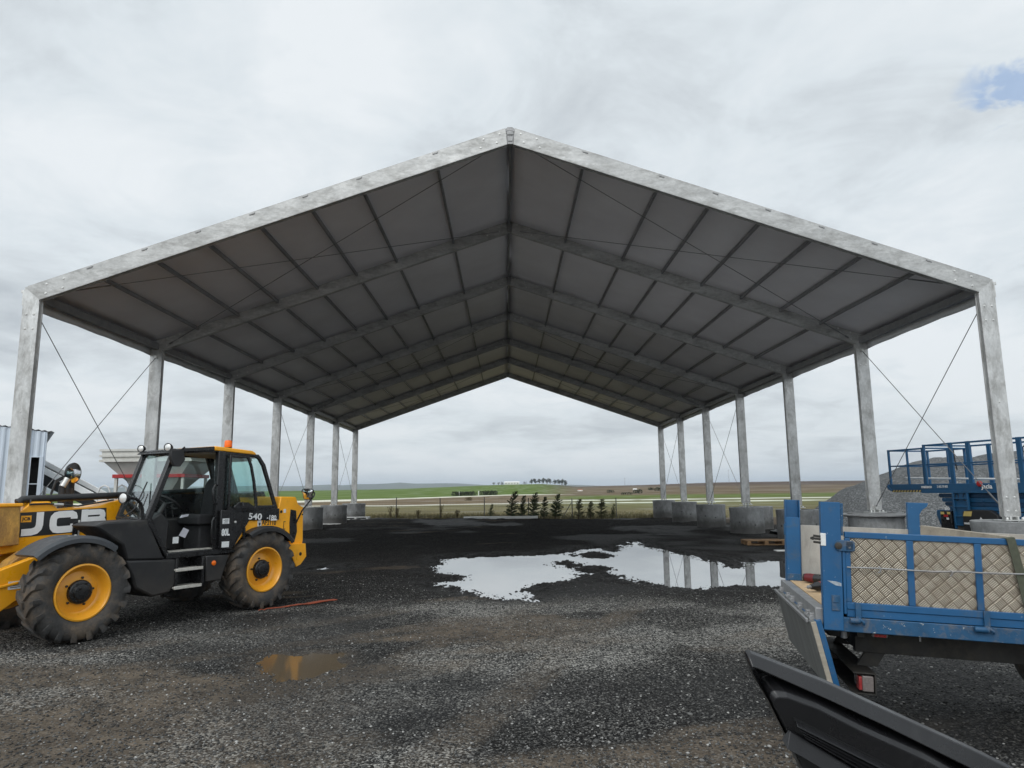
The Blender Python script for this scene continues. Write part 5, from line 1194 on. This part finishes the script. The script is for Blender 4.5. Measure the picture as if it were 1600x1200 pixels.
q=MB(); q.prism([(-3.2,cl(-19.2,-.2)),(-3.2,cl(-19.2,-.75)),(2.3,cl(-13.7,-.55)),(2.6,cl(-13.4,-.2))],'y',.02,.88); q.build('conveyor_belt','shed_dark',conv)
for x_ in (-2.6,.2,1.9):
    q=MB()
    for y_ in (.1,.8): q.bar((x_,y_,0),(x_,y_,cl(x_-16,-.3)),.08,.08)
    q.build('conveyor_leg','conveyor_white',conv)
hop=empty('hopper',(-12.43,25.2,0),0,'white tapering hopper with a red band, standing behind the telehandler cab','hopper')
def fru(x0,x1,y0,y1,za,X0,X1,Y0_,Y1,zb):
    return [(x0,y0,za),(x1,y0,za),(x1,y1,za),(x0,y1,za),(X0,Y0_,zb),(X1,Y0_,zb),(X1,Y1,zb),(X0,Y1,zb)],[(0,1,5,4),(1,2,6,5),(2,3,7,6),(3,0,4,7)]
q=MB(); q.add(*fru(-1.5,1.5,-1.2,1.2,2.93,-1.53,1.53,-1.23,1.23,3.31)); q.add(*fru(-.25,.25,-.25,.25,1.55,-1.49,1.49,-1.19,1.19,2.925)); 
for z_ in (2.93,3.10,3.29): q.ring([(-1.56,-1.26),(1.56,-1.26),(1.56,1.26),(-1.56,1.26)],[(-1.50,-1.20),(1.50,-1.20),(1.50,1.20),(-1.50,1.20)],'z',z_-.02,z_+.03)
o=q.build('hopper_body','hopper_white',hop,recalc=False,smooth=False); sf=o.modifiers.new('Solidify','SOLIDIFY'); sf.thickness=.02
q=MB(); q.ring([(-1.24,-1.0),(1.24,-1.0),(1.24,1.0),(-1.24,1.0)],[(-1.16,-.92),(1.16,-.92),(1.16,.92),(-1.16,.92)],'z',2.36,2.48); q.build('red_band','red_paint',hop,.01)
for x_ in (-1.18,1.1):
    for y_ in (-.95,.88): q=MB(); q.box(x_,x_+.09,y_,y_+.09,0,2.36); q.build('hopper_leg','hopper_white',hop)
for x_ in (-1.18,): 
    q=MB(); q.bar((-1.1,-.9,.2),(.2,-.9,2.0),.06,.06); q.bar((1.1,-.9,1.2),(.2,-.9,2.2),.06,.06); q.build('hopper_brace','hopper_white',hop)
q=MB(); q.tube([(.0,0,1.6),(0,0,1.1)],.26,14); q.build('outlet','steel_grey',hop)
for k,(x_,lb) in enumerate(((-14.35,'white tubular hoop guard beside the conveyor foot'),(-13.75,'white tubular hoop guard beside the hopper leg'))):
    q=MB(); q.tube([(x_,24.6,0),(x_,24.6,1.85),(x_+.08,24.6,2.05),(x_+.22,24.6,2.12),(x_+.36,24.6,2.05),(x_+.44,24.6,1.85),(x_+.44,24.6,0)],.03,8); o=q.build('guard_hoop','white_paint'); tag(o,lb,'guard hoop','white hoop guards by the hopper')
# ------------------------------------------------------------------ yard clutter
def pallet(loc,rz,label,m='pallet_wood',L_=1.2,W2=.8):
    p=empty('wooden_pallet',loc,rz,label,'pallet','pallets on the yard')
    q=MB()
    for k in range(5): q.box(-L_/2,L_/2,-W2/2+k*(W2-.12)/4,-W2/2+k*(W2-.12)/4+.12,.122,.144)
    q.build('top_boards',m,p,.003)
    q=MB()
    for x_ in (-L_/2,-.06,L_/2-.12):
        for y_ in (-W2/2,-.05,W2/2-.1): q.box(x_,x_+.12,y_,y_+.1,.022,.10)
    q.build('blocks',m,p,.003)
    q=MB()
    for x_ in (-L_/2,-.06,L_/2-.12): q.box(x_,x_+.12,-W2/2,W2/2,.1005,.1215)
    for y_ in (-W2/2,-.05,W2/2-.1): q.box(-L_/2,L_/2,y_,y_+.1,.0,.0215)
    q.build('runners',m,p,.003)
pallet((8.05,22.75,float(zat(8.05,22.7))),R(-4),'dark wooden pallet lying on the gravel in front of a stained ring')
mat('pallet_pale',(.42,.31,.18),.85,0,.2,7)
pallet((9.3,22.55,float(zat(9.3,22.5))+.01),R(6),'paler wooden pallet lying beside the blue corner post','pallet_pale')
pallet((-9.15,42.55,float(zat(-9.1,42.4))-.02),R(3),'white weathered pallet under the last ring on the left','white_paint',1.5,.9)
q=MB(); q.box(-.35,.35,-.12,.12,.0,.03); o=q.build('offcut_board','white_paint',None,.004,loc=(7.85,20.3,float(zat(7.85,20.3)))); tag(o,'short pale board lying on the gravel beside the puddle','board')
q=MB(); q.box(-.5,.5,-.14,.14,.0,.035); o=q.build('offcut_board','white_paint',None,.004,loc=(-9.35,37.2,float(zat(-9.35,37.2)))); tag(o,'white board lying at the foot of the second last left ring','board')
q=MB(); q.box(-2.25,2.25,-.16,.16,-.02,.13); o=q.build('concrete_kerb','conveyor_white',None,.01,loc=(-.52,43.1,float(zat(-.5,43.1)))); o.rotation_euler=(0,0,R(2)); tag(o,'long pale concrete beam lying along the foot of the fence','concrete beam')
q=MB(); sp=[(-3.98,11.16),(-3.95,11.2),(-3.92,11.25),(-3.9,11.3),(-3.73,11.44),(-3.5,11.62),(-3.41,11.78),(-3.22,11.98),(-3.05,12.2)]
for k,(a,b) in enumerate(zip(sp[:-1],sp[1:])):
    w=(.012,.012,.018,.03,.05,.08,.11,.10)[k]; za=float(zat(*a))+.012+.012*(k%2);zb=float(zat(*b))+.012+.012*((k+1)%2)
    q.bar((a[0],a[1],za),(b[0],b[1],zb),w,.012)
o=q.build('orange_strap','orange_strap'); tag(o,'muddy orange webbing strap lying on the gravel by the telehandler rear wheel','strap')
# ------------------------------------------------------------------ fence along the end of the yard
fence=empty('wire_fence',(0,43.9,0),0,'low wire fence on thin posts between the yard and the fields','fence')
FX=[-7.0+2.73*k for k in range(-5,6)]
for k,x_ in enumerate(FX):
    g=float(gz(x_,43.9)); q=MB(); q.tube([(x_,0,g-.1),(x_+.015*((k*7)%3-1),0,g+1.27)],.028,8); q.build('fence_post','fence_metal',fence)
q=MB(); q.tube([(3.25,-.02,.0),(3.86,0,1.0)],.022,8); q.build('fence_brace','fence_metal',fence)
q=MB()
for z_ in (.12,.42,.72,.98,1.2):
    q.tube([(x_,0.03,float(gz(x_,43.9))+z_) for x_ in FX],.0045,4)
for k in range(136):
    x_=FX[0]+.2*k; g=float(gz(x_,43.9)); 
    if x_<FX[-1]: q.tube([(x_,.03,g+.06),(x_,.03,g+1.2)],.0018,3)
q.build('fence_wire','fence_metal',fence)
# ------------------------------------------------------------------ plants
def leafcloud(n,fn,sz,rg,elong=2.2,up=.35):
    vs=[];fs=[]
    for i in range(n):
        p,d,s_=fn(rg)
        d=Vector(d)+Vector((rg.uniform(-.5,.5),rg.uniform(-.5,.5),rg.uniform(-.5,.5)+up)); d.normalize()
        sd_=d.cross(Vector((rg.uniform(-1,1),rg.uniform(-1,1),rg.uniform(-1,1)))).normalized()
        l=sz*s_*rg.uniform(.6,1.3); w=l/elong; p=Vector(p); o=len(vs)
        vs+=[p-sd_*w*.3,p+d*l*.5-sd_*w*.5,p+d*l,p+d*l*.5+sd_*w*.5]; fs.append((o,o+1,o+2,o+3))
    return vs,fs
def young_tree(x,h,w,lean,seed,label,m='conifer',dens=1.):
    y=43.35+.25*math.sin(seed*3.1); g=float(zat(x,y)); rg=random.Random(seed)
    t=empty('young_conifer',(x,y,g),0,label,'tree','young conifers planted along the fence')
    q=MB(); q.tube([(0,0,-.05),(lean*.3*h,0,h*.5),(lean*h,0,h*.93)],[.03,.02,.006],7); q.build('trunk','bark',t)
    br=[(rg.uniform(.05,.95),rg.uniform(0,6.28),rg.uniform(.6,1.2)) for k in range(90)]
    def fn(r_):
        b=r_.choice(br); tt=b[0]; rad=w*.5*(1-tt)**.65*(.55+.45*min(1,tt*5))*b[2]
        k=r_.random()**.75; hz=tt*h*.95; a=b[1]+r_.uniform(-.25,.25)
        return (lean*h*tt*tt+math.cos(a)*rad*k+.10*h*k*.3,math.sin(a)*rad*k,hz+rad*k*(.15+.8*tt)),(math.cos(a)*.7+.25,math.sin(a)*.7,.5),(.7+.5*(1-tt))
    vs,fs=leafcloud(int(2700*dens*h*w*1.6+300),fn,.072,rg,3.8,.8)
    q=MB(); q.add(vs,fs); q.build('crown',m,t,recalc=False,smooth=False)
YT=[(-1.15,.95,.34,.12,'thin little conifer beside a fence post, leftmost by the fence',.5),(.08,1.85,.80,.20,'bushy dark conifer with a tip bent right, above the beam',1),(.72,1.62,.62,.14,'tall dark conifer with a bent tip, second bushy one from the left',1),(1.45,1.82,.72,.10,'tall conifer with a split top, at the right end of the concrete beam',1),(2.12,1.52,.50,.06,'slim pointed conifer right of the concrete beam',1),(2.82,1.68,.80,.13,'broad conifer with a feathery top, middle of the fence row',.9),(4.25,1.36,.62,.05,'stubby olive conifer beside the braced fence post',.8),(4.95,1.20,.50,.05,'small pointed olive conifer right of the braced post',.8),(5.65,1.38,.66,.04,'broad olive conifer, second from the right in the row',.85),(6.28,1.02,.36,.16,'sparse leaning conifer nearest the last fence post',.5)]
for k,(x_,h,w,ln,lb,dn) in enumerate(YT): young_tree(x_,h*.93,w*1.3,ln,k+3,lb,'conifer' if k<6 else 'conifer_olive',dn)
for k,(x_,h,w) in enumerate(((-7.3,.85,.5),(-6.9,.7,.35),(-4.2,.95,.35),(-5.6,.55,.4),(-3.2,.5,.4))):
    rg=random.Random(80+k); g=float(zat(x_,43.6))
    def fn(r_): a=r_.uniform(0,6.28); t_=r_.random(); rr=w*.5*t_*r_.random(); return (math.cos(a)*rr,math.sin(a)*rr,t_*h*.8),(math.cos(a)*.3,math.sin(a)*.3,1),1
    vs,fs=leafcloud(260,fn,.13,rg,7,.8); q=MB(); q.add(vs,fs); o=q.build('dry_weed','dry_weed',recalc=False,smooth=False,loc=(x_,43.6,g)); tag(o,['dry brown weed, tallest of the left-hand weeds by the fence','small dry weed just right of the tallest weed','dark dry weed beside the second fence post','low dry weed in the gap left of a fence post','low tuft of dry weed left of the thin conifer'][k],'weed','dry weeds along the fence')
rg=random.Random(4); vs=[];fs=[]
for k in range(15000):
    x_=rg.uniform(-16,13.5); y_=43.7+rg.random()**1.6*13; g=float(gz(x_,y_)); hgt=rg.uniform(.05,.26)*(1.25 if y_<46 else .9); a=rg.uniform(0,6.28); o=len(vs)
    dx,dy=math.cos(a)*.022,math.sin(a)*.022; lx=rg.uniform(-.08,.12)
    vs+=[(x_-dx,y_-dy,g-.02),(x_+dx,y_+dy,g-.02),(x_+lx,y_+rg.uniform(-.05,.05),g+hgt)]; fs.append((o,o+1,o+2))
m,nt,b=nodes('field_grass'); v_=N(nt,'ShaderNodeNewGeometry'); c_=ramp(nt,v_.outputs['Random Per Island'],[(0,(.11,.115,.045)),(.45,(.19,.165,.08)),(1,(.30,.25,.14))]); nt.links.new(c_,b.inputs['Base Color']); b.inputs['Roughness'].default_value=.8
q=MB(); q.add(vs,fs); o=q.build('grass','field_grass',recalc=False,smooth=False); tag(o,'rough dry grass and weeds on the strip beyond the fence','grass',kind='stuff')
# far things, set down on the land by bearing and distance
def land(u_,row_,ymax=1500):
    for Y in np.arange(60,ymax,4.):
        if 1088*(1.78-float(gz(u_*Y,Y)))/Y<=row_: return u_*Y,Y
    return u_*ymax,ymax
def U(px): return (px-800)/1088.65+.0092
def far_tree(px,Y,h,w,seed,label,trunk=.3,cat='tree',group='trees on the far hilltop',m='tree_dark',name='field_tree'):
    u_=U(px); x_=u_*Y; g=float(gz(x_,Y)); rg=random.Random(seed)
    t=empty(name,(x_,Y,g),0,label,cat,group)
    q=MB(); q.tube([(0,0,-.3),(w*.05,0,h*.45),(w*.02,0,h*.8)],[w*.05,w*.04,w*.015],7); q.build('trunk','bark',t)
    bl=[(rg.gauss(0,.24)*w,rg.gauss(0,.24)*w,h*(trunk+(1-trunk)*rg.uniform(.12,.88)),rg.uniform(.16,.28)*w) for k in range(11)]
    def fn(r_):
        b_=r_.choice(bl); d_=Vector((r_.gauss(0,1),r_.gauss(0,1),r_.gauss(0,1))).normalized()*b_[3]*r_.uniform(.6,1.05); return (b_[0]+d_.x,b_[1]+d_.y,b_[2]+d_.z*.9),d_.normalized(),1
    vs,fs=leafcloud(420,fn,h*.12,rg,1.7,.1); q=MB(); q.add(vs,fs); q.build('crown',m,t,recalc=False,smooth=False)
for k,(px,h,w,lb) in enumerate(((828,8.2,4.4,'leftmost tree of the dark hilltop row, near the farmhouse'),(834,9,3.6,'slender tree, second in the hilltop row'),(840,8.4,4.2,'rounded tree, third in the hilltop row'),(846,9.4,4.4,'tall tree, fourth in the hilltop row'),(852,9.2,4.8,'tree in the thick middle of the hilltop row'),(857,8.2,3.8,'lower tree closing the middle of the hilltop row'),(864.5,8.0,4.6,'lone tree between the two clumps of the hilltop row'),(871,9.2,4.4,'left tree of the right-hand hilltop clump'),(876,10.2,5.,'tallest tree of the right-hand hilltop clump'),(881,9.,4.6,'last tree at the right end of the hilltop row'))): far_tree(px,895+7*(k%3),h*.82,w,200+k,lb,.22)
for k,(px,h,w,lb) in enumerate(((770,3.2,3.4,'small round tree left of the distant farmhouse'),(777,3.,3.,'tiny tree between two others left of the distant farmhouse'),(783,3.6,4.6,'dark tree touching the left end of the distant farmhouse'),(818,3.2,5,'low tree at the right end of the distant farmhouse'))): far_tree(px,890,h,w,230+k,lb,.15)
u_=U(798); fx_=u_*900; g=float(gz(fx_,900)); hs=empty('farmhouse',(fx_,900,g-.3),0,'long low white farmhouse on the far hilltop','house')
q=MB(); q.box(-9.5,9.5,-3,3,0,3.0); q.build('wall','house_white',hs)
q=MB(); q.prism([(-3.4,3.0),(3.4,3.0),(0,4.3)],'x',-9.8,9.8); q.build('roof','house_white',hs)
for k in range(5): q=MB(); q.box(-8+k*3.7,-6.9+k*3.7,-3.05,-2.99,1.1,2.3); q.build('window','shed_dark',hs)
def bush(px,row_,wpx,hpx,seed,label,m='bush'):
    u_=U(px); x_,Y=land(u_,row_); w=wpx*Y/1088; h=hpx*Y/1088; g=float(gz(x_,Y)); rg=random.Random(seed)
    n=max(3,int(wpx/3)); bl=[((k+.5)/n*w-w/2+rg.uniform(-.1,.1)*w/n,rg.uniform(-.3,.3)*w/n,h*rg.uniform(.3,.5),h*rg.uniform(.4,.55)) for k in range(n)]
    def fn(r_):
        b_=r_.choice(bl); d_=Vector((r_.gauss(0,1),r_.gauss(0,1),r_.gauss(0,1))).normalized()*b_[3]*r_.uniform(.7,1.05); return (b_[0]+d_.x*1.2,b_[1]+d_.y,max(.02,b_[2]+d_.z)),d_.normalized(),1
    vs,fs=leafcloud(130*n,fn,h*.28,rg,1.6,.2); q=MB(); q.add(vs,fs); o=q.build('field_bush',m,recalc=False,smooth=False,loc=(x_,Y,g)); tag(o,label,'bush','bushes in the far fields')
bush(724,7.0,34,6.5,301,'wide dark hedge-like bush by the pale road, left of its twin')
bush(761,6.4,24,6.2,302,'dark bush by the pale road, right of the wider one')
bush(730,14.5,7,5,303,'small reddish-brown bush in the brown field','dry_weed')
bush(950,4.6,9,4,304,'small dark bush alone in the green field right of centre')
bush(975,8.,17,3.5,305,'low dark bush in the green field near a bigger one')
bush(992,6.2,10,6,306,'round dark bush right of the low one in the green field')
bush(1013,1.5,7,4,307,'tiny dark bush near the foot of the brown hill')
bush(1025,2.6,8,5,308,'dark bush left of the last right-hand column')
for k,(px,row_,wp,lb) in enumerate(((988,1.2,6,'tiny white cottage at the foot of the brown hill'),(903,1.8,7,'tiny white farm building right of the hilltop trees'))):
    u_=U(px); x_,Y=land(u_,row_); g=float(gz(x_,Y)); w=wp*Y/1088; t=empty('cottage',(x_,Y,g),0,lb,'house')
    q=MB(); q.box(-w/2,w/2,-w/3,w/3,-.3,w*.25); q.build('wall','house_white',t); q=MB(); q.prism([(-w*.36,w*.25),(w*.36,w*.25),(0,w*.42)],'x',-w*.52,w*.52); q.build('roof','roof_tile' if k else 'house_white',t)
for k,(px,row_,h_,lb) in enumerate(((716,7.,5.6,'pale marker post between the two bushes, beside the wider one'),(746,6.6,6.2,'pale marker post standing in the gap between the two road bushes'))):
    x_,Y=land(U(px),row_); q=MB(); hh_=h_*Y/1088; q.box(-.12,.12,-.12,.12,0,hh_); q.prism([(-.12,hh_),(.12,hh_),(0,hh_+.2)],'y',-.12,.12); o=q.build('marker_post','white_paint',loc=(x_,Y,float(gz(x_,Y)))); tag(o,lb,'post','marker posts by the far road')
for k,(px,Y,h,lb) in enumerate(((973,1300,14,'thin utility pole on the skyline left of the columns'),(1135,1350,24,'tall thin mast on the brown hill between two columns'))):
    x_=U(px)*Y; q=MB(); q.tube([(0,0,-1),(0,0,h)],[.22,.12],6); q.box(-1.2,1.2,-.08,.08,h-1.2,h-1.0); o=q.build('utility_pole','bark',loc=(x_,Y,float(gz(x_,Y)))); tag(o,lb,'utility pole','poles on the skyline')
# distant hills beyond the plain
us=np.linspace(-1.5,.32,90); Yh=6500.
ev=np.interp(us,[-1.5,-.7,-.5,-.30,-.22,-.15,-.10,-.02,.05,.32],[9,11,12.5,11.5,12.3,13.4,12.,9.5,8.,4])+(fbm(us*38,us*0,4,151)-.5)*3.2
vs=[]
for d_,sc in ((-700,0.0),(-350,.55),(0,1.),(600,.8),(1500,0)):
    for a,e in zip(us,ev): Y=Yh+d_; vs.append((a*Yh*(1+d_/Yh*.5),Y,-2+(1.78+2+e/1088*Yh)*sc*(1+(.12*math.sin(a*60+d_) if 0<sc<1 else 0))))
n=len(us); fs=[(r*n+i,r*n+i+1,(r+1)*n+i+1,(r+1)*n+i) for r in range(4) for i in range(n-1)]
q=MB(); q.add(vs,fs); o=q.build('hills','hill_far',recalc=False); tag(o,kind='structure')
# damp air
HAZE=.95e-4
if HAZE:
    q=MB(); q.box(xs[0]-200,xs[-1]+200,ys[0]-200,ys[-1]+200,-60,160); m=bpy.data.materials.new('haze'); m.use_nodes=True; MATS['haze']=m; nt=m.node_tree
    nt.nodes.remove(nt.nodes['Principled BSDF']); pv=N(nt,'ShaderNodeVolumePrincipled'); pv.inputs['Color'].default_value=(.78,.88,1.,1); pv.inputs['Density'].default_value=HAZE; pv.inputs['Anisotropy'].default_value=.1
    nt.links.new(pv.outputs[0],nt.nodes['Material Output'].inputs['Volume']); o=q.build('haze','haze',smooth=False); tag(o,kind='stuff')
